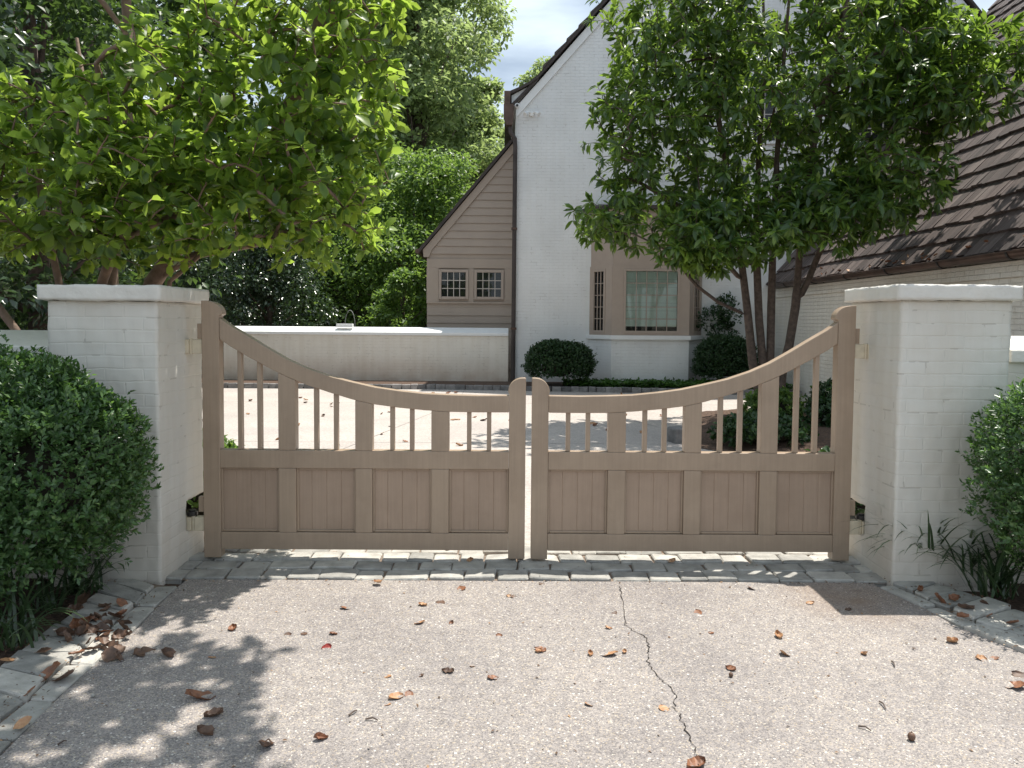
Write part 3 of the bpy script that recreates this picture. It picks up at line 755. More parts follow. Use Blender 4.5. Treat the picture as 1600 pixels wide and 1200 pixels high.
def steps(mb):                                                       # butts of the roof tiles showing along the verge
    x = XL+.6
    while x < XA-.2:
        z = ZE+SL*(x-XL); mb.prism([(x, z+.14), (x+.27, z+.14+.30), (x+.27, z+.14+.325), (x, z+.14+.075)], 'Y', YFc-.15, YFc+9.1); x += .27
hp('tile_edge', M['roofmain'], steps, parent=mr_)
hp('eave_infill', M['whitetrim'], lambda mb: mb.prism([(XL-.1, ZE-.0), (XL+.5, ZE+.60), (XL+.3, ZE+.46), (XL+.08, ZE+.35), (XL-.1, ZE+.25)], 'Y', YFc-.03, YFc+9))
hp('verge_strip', M['darktrim'], lambda mb: mb.prism([(XL-.10, ZE-.03), (XL+.52, ZE+.60), (XL+.52, ZE+.68), (XL-.10, ZE+.05)], 'Y', YFc-.11, YFc-.052))
# gutter end, conductor head and downspout at the left corner
hp('gutter', M['copper'], lambda mb: mb.box(XL-.27, XL-.125, YFc-.17, YFc+9, ZE+.02, ZE+.32), .01)
dn = hp('downspout', M['darktrim'], lambda mb: mb.tube([(XL-.13, YFc-.09, 6.0), (XL-.12, YFc-.09, 5.82), (XL-.02, YFc-.09, 5.68), (XL-.01, YFc-.09, 5.5), (XL-.02, YFc-.09, .07)], .052, 10), smooth=False)
hp('conductor_head', M['copper'], lambda mb: mb.prism([(XL-.28, ZE+.02), (XL-.28, ZE-.28), (XL-.22, ZE-.46), (XL-.08, ZE-.46), (XL-.05, ZE-.28), (XL-.05, ZE+.02)], 'Y', YFc-.20, YFc-.02), .01, dn)
for z in (1.3, 3.6):
    hp('strap', M['copper'], lambda mb: mb.box(XL-.085, XL+.05, YFc-.15, YFc-.03, z, z+.05), 0, dn)

def window(parent, cx, cz, w, h, y, cols, rows, name='window', frame=.07, back=None, mt=.022, trim='trim', lower=0.):
    """frame on the wall plane y (looking -Y); frame part > pane, muntins, backing"""
    def fr(mb):
        x0, x1, z0, z1 = cx-w/2, cx+w/2, cz-h/2, cz+h/2
        mb.box(x0-frame, x0, y-.05, y-.004, z0-frame, z1+frame); mb.box(x1, x1+frame, y-.05, y-.004, z0-frame, z1+frame)
        mb.box(x0, x1, y-.05, y-.004, z1, z1+frame); mb.box(x0, x1, y-.05, y-.004, z0-frame, z0)
    f = hp(name, M[trim], fr, .004)
    def mu(mb):
        x0, x1, z0, z1 = cx-w/2, cx+w/2, cz-h/2, cz+h/2
        for i in range(1, cols): xx = x0+w*i/cols; mb.box(xx-mt/2, xx+mt/2, y-.034, y-.016, z0, z1)
        for i in range(1, rows): zz = z0+h*i/rows; mb.box(x0, x1, y-.035, y-.017, zz-mt/2, zz+mt/2)
    hp('muntins', M['muntin'], mu, 0, f)
    hp('pane', M['glass'], lambda mb: mb.add([(cx-w/2, y-.012, cz-h/2), (cx+w/2, y-.012, cz-h/2), (cx+w/2, y-.012, cz+h/2), (cx-w/2, y-.012, cz+h/2)], [(0, 1, 2, 3)]), 0, f)
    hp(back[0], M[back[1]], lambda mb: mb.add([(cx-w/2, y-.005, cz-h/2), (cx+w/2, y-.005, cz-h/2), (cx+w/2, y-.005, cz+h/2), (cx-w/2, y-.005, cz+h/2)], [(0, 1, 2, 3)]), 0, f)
    return f
window(house, 6.17, 6.45, 1.05, 1.5, YFc, 4, 5, back=('dark_room', 'interior'), trim='whitetrim')
window(house, 8.4, 6.45, 1.05, 1.5, YFc, 4, 5, back=('dark_room', 'interior'), trim='whitetrim')

# bay window
BY, BX0, BX1, BO0, BO1 = 17.18, 2.37, 4.125, 1.93, 4.56
def bayp(d=0.): return [(BO0-d*1.3, YFc-.001), (BX0-d*.5, BY-d), (BX1+d*.5, BY-d), (BO1+d*1.3, YFc-.001)]
bay = hp('bay_window', M['facade'], lambda mb: mb.prism(bayp(), 'Z', -.05, 1.10))
def sub(name, m, fn, bevel=0): return hp(name, M[m], fn, bevel, bay)
sub('sill', 'whitetrim', lambda mb: mb.prism(bayp(.055), 'Z', 1.101, 1.195), .006)
sub('transom_band', 'trim', lambda mb: mb.prism(bayp(-.02), 'Z', 2.77, 4.0))
sub('cornice', 'trim', lambda mb: mb.prism(bayp(.04), 'Z', 3.86, 4.02), .006)
sub('bay_roof', 'darktrim', lambda mb: mb.add([(BO0-.2, YFc-.002, 4.021), (BX0-.12, BY-.16, 4.021), (BX1+.12, BY-.16, 4.021), (BO1+.2, YFc-.002, 4.021), (BO0-.2, YFc-.002, 4.10), (BX0-.12, BY-.16, 4.10), (BX1+.12, BY-.16, 4.10), (BO1+.2, YFc-.002, 4.10), (BO0+.2, YFc-.002, 4.22), (BO1-.2, YFc-.002, 4.22)],
    [(0, 1, 2, 3), (0, 4, 5, 1), (1, 5, 6, 2), (2, 6, 7, 3), (4, 8, 5), (5, 8, 9, 6), (6, 9, 7), (0, 3, 7, 9, 8, 4)]))
def facet(a, b, z0, z1, depth=.06):
    """helper for a vertical facet a->b: returns fn(u0,u1,za,zb,d0,d1) adding a box in facet coordinates"""
    a, b = Vector(a), Vector(b); t = (b-a); L = t.length; t.normalize(); n = Vector((t.y, -t.x))
    def bx(mb, u0, u1, za, zb, d0, d1):
        q = [a+t*u0+n*d0, a+t*u1+n*d0, a+t*u1+n*d1, a+t*u0+n*d1]
        mb.prism([(p.x, p.y) for p in q], 'Z', za, zb)
    return bx, L
ZB0, ZB1 = 1.196, 2.77
for (a, b, cols, side, fill) in (((BX0, BY), (BX1, BY), 5, (.26, .22), 'reflection_panel'), ((BO0, YFc-.002), (BX0, BY), 3, (.10, .22), 'curtain'), ((BX1, BY), (BO1, YFc-.002), 3, (.22, .10), 'curtain')):
    bx, L = facet(a, b, ZB0, ZB1)
    big = fill == 'reflection_panel'
    def frame(mb):
        bx(mb, 0.004, side[0], ZB0, ZB1-.001, -.06, -.002); bx(mb, L-side[1], L-.004, ZB0, ZB1-.001, -.06, -.002)
        bx(mb, side[0], L-side[1], 2.70, ZB1-.001, -.06, -.004); bx(mb, side[0], L-side[1], ZB0, ZB0+.05, -.06, -.004)
    sub('window_frame', 'trim', frame)
    u0, u1, z0, z1 = side[0], L-side[1], ZB0+.05, 2.70
    def sash(mb):
        s = .055
        bx(mb, u0+.001, u0+s, z0+.001, z1-.001, -.03, .012); bx(mb, u1-s, u1-.001, z0+.001, z1-.001, -.03, .012); bx(mb, u0+s, u1-s, z1-s, z1-.001, -.03, .012); bx(mb, u0+s, u1-s, z0+.001, z0+s, -.03, .012)
    sub('sash', 'trim', sash, .003)
    U0, U1, Z0, Z1 = u0+.055, u1-.055, z0+.055, z1-.055
    mw = .009 if big else .0075
    def mun(mb):
        for i in range(1, cols): uu = U0+(U1-U0)*i/cols; bx(mb, uu-mw, uu+mw, Z0, Z1, -.018, .000)
        for i in range(1, 5): zz = Z0+(Z1-Z0)*i/5; bx(mb, U0, U1, zz-mw, zz+mw, -.019, -.001)
    sub('muntins', 'trim', mun)
    sub('pane', 'glass', lambda mb: bx(mb, U0, U1, Z0, Z1, -.026, -.023))
    if big:
        def bl(mb):
            n = 7
            for i in range(n):
                z = Z0+.10+(Z1-Z0-.10)*i/n; bx(mb, U0, U1, z, z+(Z1-Z0-.10)/n-.004, -.075+.008*(i % 2), -.062+.008*(i % 2))
        sub('reflection_panel', 'reflection_panel', bl); sub('dark_room', 'interior', lambda mb: bx(mb, U0, U1, Z0, Z1, -.10, -.09))  # pale slats added behind the pane in place of a mirrored white gable
    else:
        def cu(mb):
            n = 9
            for i in range(n): w_ = (U1-U0)/n; bx(mb, U0+w_*i, U0+w_*(i+1)-.006, Z0, Z1, -.07+.02*(i % 2), -.055+.02*(i % 2))
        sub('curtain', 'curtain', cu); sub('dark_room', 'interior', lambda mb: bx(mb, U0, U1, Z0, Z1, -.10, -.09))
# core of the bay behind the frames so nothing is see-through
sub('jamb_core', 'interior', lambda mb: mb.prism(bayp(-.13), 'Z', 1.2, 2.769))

# siding wing to the left
SY = 19.0
def sid(mb):
    mb.prism([(-1.98, -.1), (.6, -.1), (.6, 6.35), (-1.98, 3.28)], 'Y', SY, SY+6)
sw = hp('siding_wall', M['siding'], sid)
def boards(mb):                                                      # lapped clapboards, each a wedge proud of the wall
    z = .3
    while z < 6.3:
        if not (1.93 < z+.19 and z < 3.02):
            xl = max(-1.98, -1.98+(z+.19-3.28)/1.19+.0)
            if xl < .3: mb.prism([(SY-.002, z), (SY-.034, z), (SY-.010, z+.188), (SY-.002, z+.188)], 'X', xl, .5)
        z += .19
def boards_where(lo, hi):
    def fn(mb):
        t = MB(); boards(t)
        for i in range(len(t.v)//8):
            vs = t.v[i*8:i*8+8]
            if lo < vs[0][2] < hi: mb.add(vs, [tuple(k-i*8 for k in f) for f in t.f if f[0]//8 == i])
    return fn
hp('clapboards', M['siding'], boards_where(-1, 2), 0, sw); hp('clapboards', M['siding'], boards_where(2, 9), 0, sw)
hp('frieze_trim', M['siding'], lambda mb: mb.box(-1.985, .5, SY-.036, SY-.002, 2.80, 3.03), .003, sw)
hp('sill_trim', M['siding'], lambda mb: mb.box(-1.99, .5, SY-.05, SY-.002, 1.925, 1.965), .003, sw)
for xa, xb in ((-1.988, -1.69), (-.95, -.82), (-.06, .5)): hp('corner_trim' if xa < -1.5 or xb > .3 else 'window_mullion', M['siding'], lambda mb: mb.box(xa, xb, SY-.035, SY-.002, 1.966, 2.799), 0, sw)
for cx in (-1.317, -.443): window(house, cx, 2.395, .60, .60, SY-.02, 4, 3, frame=.065, mt=.018, back=('dark_room', 'interior'))
def srake(mb): mb.prism([(-2.06, 3.06), (-1.93, 3.06), (-1.86, 3.24), (.6, 6.17), (.6, 6.42), (-2.08, 3.24)], 'Y', SY-.07, SY-.037)
hp('rake_board', M['siding'], srake, .003, sw)
hp('wing_roof', M['darktrim'], lambda mb: mb.prism([(-2.16, 3.17), (.6, 6.46), (.6, 6.56), (-2.18, 3.25)], 'Y', SY-.15, SY+6.1))
hp('gutter', M['copper'], lambda mb: mb.tube([(-2.21, SY-.12, 3.2), (-2.21, SY+6, 3.2)], .06, 10))

# shake-roofed wing on the right, running towards the street
WX, WE, WN, WF, TS = 6.2, 2.42, 7.0, 17.79, 1.28
hp('wing_wall', M['wing'], lambda mb: mb.prism([(WX, -.1), (16.0, -.1), (16.0, WE), ((WX+16.0)/2, WE+TS*(16.0-WX)/2-.15), (WX, WE-.16)], 'Y', WN, WF))
hp('eave_board', M['wing'], lambda mb: mb.box(WX-.035, WX-.002, WN, WF, WE-.34, WE-.14), .004)
apx = (WX+16.0)/2
wr = hp('wing_shake_roof', M['darktrim'], lambda mb: (mb.prism([(WX-.1, WE-.13), (apx, WE+TS*(apx-WX+.1)-.13), (apx, WE+TS*(apx-WX+.1)-.03), (WX-.1, WE-.03)], 'Y', WN-.15, WF),
    mb.prism([(16.1, WE-.13), (apx+.001, WE+TS*(apx-WX+.1)-.13), (apx+.001, WE+TS*(apx-WX+.1)-.03), (16.1, WE-.03)], 'Y', WN-.15, WF)))
sh = MB(); ex = .365; ca, sa = math.cos(math.atan(TS)), math.sin(math.atan(TS)); slope_len = (apx-WX+.1)/ca; c = 0
while c*ex < slope_len-.05:
    y = WN-.15+random.uniform(-.1, 0)
    while y < WF:
        w = random.choice((random.uniform(.08, .14), random.uniform(.12, .24))); y1 = min(y+w-.006, WF)
        s0 = c*ex+random.gauss(0, .010)-.02; s1 = (c+1)*ex+.03; th = .056+random.gauss(0, .006); skew = random.gauss(0, .004)
        def pt(s, yy, h): return (WX-.1+s*ca-h*sa, yy, WE-.03+s*sa+h*ca)
        v = [pt(s0, y, .003), pt(s0+skew, y1, .003), pt(s1, y1, .001), pt(s1, y, .001), pt(s0, y, th), pt(s0+skew, y1, th+random.gauss(0, .003)), pt(s1, y1, .010), pt(s1, y, .010)]
        if y1-y > .03: sh.add(v, [(0, 3, 2, 1), (4, 5, 6, 7), (0, 1, 5, 4), (1, 2, 6, 5), (2, 3, 7, 6), (3, 0, 4, 7)])
        y += w
    c += 1
hp('shakes', M['shake'], lambda mb: mb.add(sh.v, sh.f), 0, wr)
def halfround(mb):
    x, z, n = WX-.185, WE-.055, 10
    for y0, y1 in ((WN-.2, WF-.55),):
        o = [(x+.085*math.cos(math.pi+math.pi*k/n), z+.085*math.sin(math.pi+math.pi*k/n)) for k in range(n+1)]
        i = [(x+.077*math.cos(math.pi+math.pi*k/n), z+.077*math.sin(math.pi+math.pi*k/n)) for k in range(n+1)]
        mb.prism(o+i[::-1], 'Y', y0, y1); mb.tube([(x-.085, y0, z+.002), (x-.085, y1, z+.002)], .012, 8)
        mb.prism(i, 'Y', y1-.01, y1-.002)
gu = hp('gutter', M['copper'], halfround)
yb = 7.6
while yb < 17.2:
    def br(mb):
        n = 10; x, z = WX-.185, WE-.055
        o = [(x+.097*math.cos(math.pi+math.pi*k/n), z+.097*math.sin(math.pi+math.pi*k/n)) for k in range(n+1)]
        i = [(x+.0865*math.cos(math.pi+math.pi*k/n), z+.0865*math.sin(math.pi+math.pi*k/n)) for k in range(n+1)]
        mb.prism(o+i[::-1], 'Y', yb-.018, yb+.018); mb.tube([(x+.092, yb, z), (WX-.004, yb, z-.07)], .008, 6)
    hp('gutter_bracket', M['black'], br, 0, gu); yb += 1.46

# camera and floodlight on the gable
t = thing('security_camera', P(808, 165, YFc-.05), 'small white security camera under the left roof edge', 'security camera')
mb = MB(); mb.tube([(0, .045, .0), (0, -.06, -.01)], .055, 14); mb.obj('body', M['whitetrim'], t, bevel=.01)
mb = MB(); mb.tube([(0, -.061, -.01), (0, -.075, -.012)], .028, 12); mb.obj('lens', M['black'], t)
t = thing('floodlight', P(831, 178, YFc-.02), 'white twin-headed floodlight fixed to the white gable', 'floodlight')
mb = MB(); mb.tube([(0, .015, 0), (0, -.03, 0)], .06, 14); mb.obj('base', M['whitetrim'], t, bevel=.005)
for sx in (-1, 1):
    mb = MB(); mb.tube([(sx*.02, -.03, .01), (sx*.07, -.06, .03), (sx*.10, -.08, .01), (sx*.16, -.14, -.05)], [.015, .02, .035, .055], 12); mb.obj('lamp_head', M['whitetrim'], t)
# wire hoop and small white block seen over the courtyard wall
mb = MB(); q = P(547, 512, 21.); mb.tube([(q.x+.14*math.cos(R(180-k*15)), q.y, .0 if k in (0, 12) else q.z+.02+.46*math.sin(R(180-k*15))) for k in range(13)], .010, 6)
tag(mb.obj('garden_hoop', simple('pale_wire', (.42, .42, .40), .5)), 'thin metal garden hoop rising behind the courtyard wall', 'garden hoop')
q = P(540, 508, 18.05); mb = MB(); mb.box(q.x-.19, q.x+.19, 17.90, 18.06, 1.318, 1.405)
tag(mb.obj('stone_block', M['whitetrim'], bevel=.01), 'small white block sitting on top of the long courtyard wall', 'block')

exec_after = None
# ================================================================== NEAR TREES
def wing_roof_ok(q): return (q[:, 0] < 5.95) | (q[:, 2] > WE+TS*(q[:, 0]-WX)+.25)
def TL(px, py, Y, r): v = P(px, py, Y); return (v.x, v.y, v.z, r)
pathsL = [
    [(-2.75, 5.6, -.05, .075), TL(200, 560, 5.6, .06), TL(240, 440, 5.6, .042), TL(270, 395, 5.55, .038), TL(345, 315, 5.4, .032), TL(430, 215, 5.2, .024), TL(490, 85, 5.0, .016), TL(520, -60, 4.8, .010)],
    [(-2.8, 5.62, .3, .06), TL(170, 460, 5.65, .034), TL(180, 395, 5.7, .03), TL(205, 250, 5.8, .024), TL(200, 60, 5.9, .016), TL(190, -150, 6.0, .010)],
    [(-2.85, 5.6, .3, .05), TL(150, 500, 5.5, .034), TL(160, 440, 5.5, .028), TL(185, 370, 5.3, .024), TL(190, 240, 5., .018), TL(150, 100, 4.7, .011)],
    [(-2.8, 5.7, .35, .05), TL(178, 450, 5.9, .036), TL(176, 400, 6.0, .032), TL(150, 250, 6.3, .024), TL(120, 60, 6.6, .014)],
    [(-2.85, 5.55, .2, .05), TL(100, 560, 5.5, .03), TL(92, 440, 5.5, .026), TL(76, 370, 5.45, .022), TL(62, 290, 5.4, .018), TL(40, 150, 5.2, .010)],
    [(-2.9, 5.5, .15, .05), TL(60, 570, 5.25, .03), TL(28, 520, 5.2, .021), TL(-10, 470, 5.2, .019), TL(-90, 380, 5.1, .013), TL(-200, 250, 5., .009)],
    [TL(242, 438, 5.6, .02), TL(300, 400, 5.5, .016), TL(360, 388, 5.4, .012), TL(400, 380, 5.3, .009), TL(470, 370, 5.1, .006)],
    [(-2.65, 5.6, .4, .04), TL(265, 440, 5.5, .018), TL(300, 410, 5.4, .016), TL(340, 375, 5.3, .010)],
    [TL(345, 315, 5.4, .016), TL(250, 345, 5.1, .012), TL(190, 375, 4.9, .008)],
]
specL = [((-1.72, 5.0, 2.75), (1.0, .95, .66), 190), ((-1.35, 4.9, 3.1), (.76, .85, .62), 140), ((-2.5, 5.3, 2.65), (1.0, 1.0, .55), 190), ((-3.3, 5.2, 2.55), (.8, .9, .65), 150),
         ((-2.2, 4.8, 2.32), (1.0, .8, .44), 150), ((-3.9, 5.2, 2.4), (1.0, 1.0, .5), 110), ((-1.2, 4.75, 2.6), (.55, .6, .5), 85), ((-1.5, 5.0, 2.12), (.72, .6, .30), 90), ((-2.5, 5.0, 2.08), (.9, .5, .26), 90), ((-1.0, 4.9, 3.35), (.42, .5, .5), 50), ((-3.4, 4.6, 2.25), (.7, .5, .35), 60),
         ((-2.9, 5.0, 4.7), (1.3, 1.0, .5), 110), ((-2.3, 5.75, 4.85), (1.2, .8, .5), 130), ((-.35, 4.25, 4.6), (.6, .4, .35), 50), ((-.8, 4.0, 4.6), (.6, .4, .3), 45), ((-1.4, 3.95, 4.35), (1.1, .55, .4), 85), ((-.5, 3.8, 4.5), (.9, .6, .4), 75), ((-2.6, 4.0, 4.1), (1.2, .7, .5), 60), ((-1.6, 3.6, 4.4), (1.0, .7, .4), 60), ((-.3, 3.6, 4.5), (.75, .65, .35), 70), ((-.9, 3.2, 4.6), (.9, .6, .35), 50), ((-4.3, 5.3, 4.6), (1.2, 1., .55), 70)]  # high clumps out of view, added to shade the crown's left and the driveway
def keepL(q): 
    # keep the leaves clear of the wall tops, the pillar and the view past the crown's right edge
    return (q[:, 2] > 1.74) & ~((q[:, 0] > -.60) & (q[:, 2] < 3.75))
gapL = lambda q: keepL(q) & np.array([noise.noise(Vector(p)*2.0+Vector((1, 7, 3))) > -.30 for p in q])
build_tree('magnolia_tree', (-2.75, 5.6, 0), 'broad-leaved magnolia tree spreading over the left pillar and gate', 'tree', pathsL, in_ellipsoids(specL, gapL), M['leafL'], M['barkpink'], .100, .56, 6, .024, .45, .26, up=.5, keep=keepL)

def TR(px, py, r, Y=11.5): v = P(px, py, Y); return (v.x, v.y, v.z, r*.84)
pathsR = [
    [(3.98, 11.5, -.05, .10), TR(1192, 640, .085), TR(1176, 567, .078), TR(1168, 487, .07), TR(1157, 395, .06), TR(1140, 290, .048, 11.4), TR(1120, 170, .036, 11.3), TR(1100, 20, .024, 11.2), TR(1080, -150, .012, 11.2)],
    [(4.02, 11.5, .05, .085), TR(1195, 600, .075), TR(1186, 500, .07), TR(1181, 375, .062), TR(1185, 250, .045, 11.7), TR(1195, 100, .032, 11.8), TR(1190, -100, .016, 11.8)],
    [(4.05, 11.55, .05, .085), TR(1203, 590, .072), TR(1205, 480, .07), TR(1208, 375, .058), TR(1215, 230, .044, 11.2), TR(1225, 90, .03, 11.), TR(1240, -80, .016, 10.9)],
    [(4.10, 11.4, .0, .10), TR(1216, 640, .09), TR(1222, 580, .085), TR(1233, 540, .078), TR(1243, 478, .07), TR(1248, 412, .058), TR(1256, 310, .046, 11.3), TR(1280, 180, .034, 11.), TR(1320, 30, .02, 10.8), TR(1340, -100, .01, 10.8)],
    [TR(1247, 470, .035), TR(1262, 440, .028), TR(1279, 397, .022), TR(1320, 310, .016, 11.1), TR(1390, 230, .010, 10.8)],
    [TR(1166, 492, .024), TR(1122, 472, .020, 11.3), TR(1090, 448, .017, 11.2), TR(1070, 425, .014, 11.1), TR(1050, 395, .011, 11.), TR(1000, 370, .007, 10.9)],
    [TR(1160, 440, .026), TR(1130, 405, .02, 11.4), TR(1112, 375, .016, 11.3), TR(1060, 320, .011, 11.2), TR(990, 280, .008, 11.)],
    [TR(1172, 412, .02), TR(1140, 395, .014, 11.2), TR(1115, 375, .010, 11.)],
]
specR = [((2.6, 11.2, 4.3), (1.5, 1.4, 1.6), 330), ((4.3, 11.3, 4.6), (2.0, 1.8, 1.9), 430), ((5.5, 10.9, 4.75), (1.3, 1.2, 1.0), 210), ((6.2, 10.5, 5.2), (1.1, .9, .5), 130), ((5.8, 10.3, 4.5), (.9, .7, .5), 80),
         ((1.95, 11.1, 2.95), (1.1, .9, .40), 105), ((3.0, 10.8, 2.74), (1.2, 1.0, .50), 200), ((3.9, 11.3, 6.4), (2.3, 1.9, 1.5), 330), ((4.9, 10.5, 3.45), (1.2, .9, .65), 170), ((4.2, 10.4, 3.0), (1.1, .7, .55), 140), ((2.3, 11.0, 5.9), (1.2, 1.2, 1.2), 150), ((5.1, 11.0, 6.3), (1.0, 1.2, 1.1), 110), ((1.7, 11.0, 4.1), (.6, .7, .8), 60), ((5.8, 10.9, 6.0), (.8, .8, .5), 70), ((2.6, 10.7, 2.5), (.75, .7, .25), 80), ((6.4, 12.2, 5.9), (.8, 1.0, .55), 90), ((6.7, 13.1, 6.3), (.7, .9, .5), 70)]
keepR = lambda q: wing_roof_ok(q) & (q[:, 2] > np.where(q[:, 0] < 3.5, 2.06, 2.35))
gapR = lambda q: keepR(q) & np.array([noise.noise(Vector(p)*1.15+Vector((5, 2, 9))) > -.30 for p in q])
build_tree('multi_stem_tree', (4.0, 11.5, 0), 'multi-stemmed tree with pointed drooping leaves in the mulch bed before the house', 'tree', pathsR, in_ellipsoids(specR, gapR), M['leafR'], M['bark'], .172, .34, 9, .038, .42, .42, up=.15, droop=.2, keep=keepR, outw=.55)

# ================================================================== SHRUBS AND GRASSES
shrub('boxwood_shrub', (-2.78, 3.78, 0), 'big loose boxwood shrub against the left gate pillar', 'shrub',
      [((0, .05, .58), (.82, .50, .56)), ((-.25, .05, .92), (.72, .50, .44)), ((.42, .0, .70), (.50, .40, .46)), ((.05, -.16, .45), (.60, .40, .36)), ((-.7, -.1, .6), (.7, .55, .6)), ((.40, .05, 1.0), (.28, .24, .26)), ((.72, .05, .82), (.20, .2, .24)), ((-.25, -.2, .30), (.62, .38, .34))], 14500, M['box'], .031, .46, per=8, slen=.08)
shrub('boxwood_shrub', (3.07, 3.86, 0), 'dark boxwood shrub leaning on the right gate pillar', 'shrub',
      [((0.05, .0, .62), (.62, .42, .50)), ((-.15, .05, .82), (.42, .34, .36)), ((.4, .05, .6), (.7, .5, .68)), ((.06, -.0, .38), (.46, .34, .30))], 7000, M['box'], .028, .46, per=8, slen=.06)
for (px, py, r, h, lab) in ((873, 598, .80, .86, 'clipped round boxwood left of the bay window'), (1132, 600, .72, .98, 'clipped round boxwood right of the bay window')):
    q = G(px, py+2); Y = 16.75; x = P(px, 570, Y).x
    shrub('round_boxwood', (x, Y, .08), lab, 'shrub', [((0, 0, h*.52), (r*.88, r*.75, h*.55)), ((-.2*r, -.1, h*.68), (r*.6, r*.5, h*.42)), ((.3*r, -.1, h*.62), (r*.62, r*.5, h*.44))], 4600, M['boxdark'], .045, .5, 'round boxwoods by the bay window', per=7, slen=.07)
# low shrubs in the island bed
for (x, y, r, h, m, lab) in ((4.62, 10.4, .42, .34, 'boxdark', 'low dark shrub in the mulch bed at the foot of the wing wall'), (3.85, 10.9, .36, .42, 'bright', 'yellow-green low shrub catching sun beside the tree stems'), (3.1, 9.1, .5, .26, 'boxdark', 'low dark shrub at the near edge of the mulch bed'), (5.2, 11.6, .5, .5, 'boxdark', 'dark shrub in the mulch bed against the far wing wall')):
    shrub('low_shrub', (x, y, .05), lab, 'shrub', [((0, 0, h*.45), (r, r*.85, h*.55)), ((.2*r, .1, h*.6), (r*.6, r*.6, h*.45))], 520, M[m], .075, .55, per=6, slen=.08, core=.7)
shrub('climbing_rose', (4.95, 17.5, .08), 'straggling dark climber on the white wall behind the tree stems', 'climber', [((0, 0, .8), (.28, .2, .75)), ((-.18, .05, 1.35), (.30, .14, .28)), ((.12, .05, 1.6), (.2, .14, .35))], 330, M['boxdark'], .085, .5, per=5, slen=.16, core=.2)
for (x, y, r, h, m, lab) in ((-2.45, 5.75, .5, .5, 'bright', 'low green shrub behind the left gate pillar at the foot of the magnolia'), (2.85, 5.85, .5, .5, 'boxdark', 'low dark shrub behind the right gate pillar')):
    shrub('low_shrub', (x, y, .0), lab, 'shrub', [((0, 0, h*.45), (r, r*.85, h*.55)), ((.2*r, .1, h*.6), (r*.6, r*.6, h*.45))], 700, M[m], .06, .55, per=6, slen=.08, core=.6)
structure(sheet('planting_bed', [(-7.2, 5.0), (-2.0, 5.0), (-1.98, 6.0), (-2.6, 6.9), (-7.2, 7.2)], .012, M['soil']))
# ground cover along the house front
n = 7000; pts = np.stack([rng.uniform(1.3, 6.0, n), np.zeros(n), np.zeros(n)], 1)
front = np.interp(pts[:, 0], [1.2, 4.3, 6.08], [16.40, 16.02, 15.75]); pts[:, 1] = front+rng.random(n)*(17.15-front); pts[:, 2] = .09+.14*rng.random(n)*np.array([.6+.8*abs(noise.noise(Vector((a*2, b*2, 0)))) for a, b in pts[:, :2]])
D = rdir(n); D[:, 2] = np.abs(D[:, 2])*.5; V, Fc = leaf_arrays(pts, D, rdir(n)*.5+np.array([0, 0, 1.]), .085*(.7+.6*rng.random(n)), .055, fine=False)
tag(fast('ground_cover', V, Fc, M['cover']), 'low green ground cover filling the bed under the bay window', 'ground cover', kind='stuff')
gl = 'strappy grasses along the left stone edging'
for (px, py, nn, h, lab) in ((160, 900, 60, .30, 'strappy grass tuft at the left pillar base under the boxwood'), (118, 930, 55, .30, 'strappy grass tuft under the middle of the big boxwood'), (70, 955, 34, .26, 'sparse strappy grass tuft between boxwood and leaf pile'), (15, 1010, 50, .34, 'strappy grass tuft nearest the camera on the left edging')):
    q = G(px, py); tuft((q.x+.02, q.y+.0, -.02), nn, h, .95, M['blade'], lab, gl)
gr = 'strappy grasses at the right pillar'
for (px, py, nn, h, lab) in ((1458, 908, 120, .52, 'tall strappy grass tuft standing against the right pillar'), (1515, 915, 85, .48, 'strappy grass tuft under the right boxwood edge'), (1570, 940, 70, .40, 'strappy grass tuft at the right picture edge beside the stone edging')):
    q = G(px, py); tuft((q.x, q.y+.06, -.02), nn, h, .85, M['blade'], lab, gr)

# ================================================================== BACKGROUND TREES
def far_tree(px, Y, h, rad, name, label, leaf, L, n, tr=.3, low=.25, seed=0, group='trees beyond the courtyard wall', nc=14, flat=1.):
    x = P(px, 500, Y).x; st = np.random.default_rng(seed); cl = []
    for k in range(nc):
        t = (k+.5)/nc; z = h*(low+(1-low)*t); prof = math.sin(math.pi*min(1, .18+.82*t)**1.0)**.7
        a = k*2.4+st.random(); d = rad*.62*prof*(.55+.6*st.random()); cr = rad*(.42+.2*st.random())*(.55+.6*prof)
        cl.append(((d*math.cos(a), d*math.sin(a), min(z, h-cr*.4)), (cr, cr, cr*.8*flat), n/nc))
    return cloud_tree(name, (x, Y, -.03), label, 'tree', h, cl, leaf, M['bark'], L, .6, tr, group)
far_tree(600, 44, 30, 6.0, 'tulip_tree', 'tall pale green tree rising behind the left magnolia crown', M['poplar'], .32, 46000, .4, .15, 1, nc=22)
far_tree(650, 36, 22.5, 3.7, 'tulip_tree', 'tall tree with its crown cut against the sky left of the gable', M['poplar'], .26, 50000, .35, .18, 2, nc=22)
far_tree(742, 40, 13.6, 2.6, 'tulip_tree', 'shorter grey-green tree between the tall trees and the gable corner', M['poplar'], .27, 22000, .25, .2, 3)
far_tree(845, 60, 21.3, 3.4, 'tulip_tree', 'distant small crown showing above the left roof slope', M['poplar'], .3, 8000, .3, .3, 4)
far_tree(560, 52, 27, 6, 'tulip_tree', 'tall hazy tree at the back between magnolia and tulip trees', M['poplar'], .36, 34000, .4, .12, 14, nc=20)
far_tree(630, 46, 26, 4.6, 'tulip_tree', 'broad green tree between the two tall tulip trees', M['poplar'], .32, 42000, .4, .1, 21, nc=22)
far_tree(665, 27, 7.1, 3.4, 'understory_tree', 'sunny green rounded tree just behind the siding gable', M['bright'], .155, 28000, .18, .12, 5, nc=18)
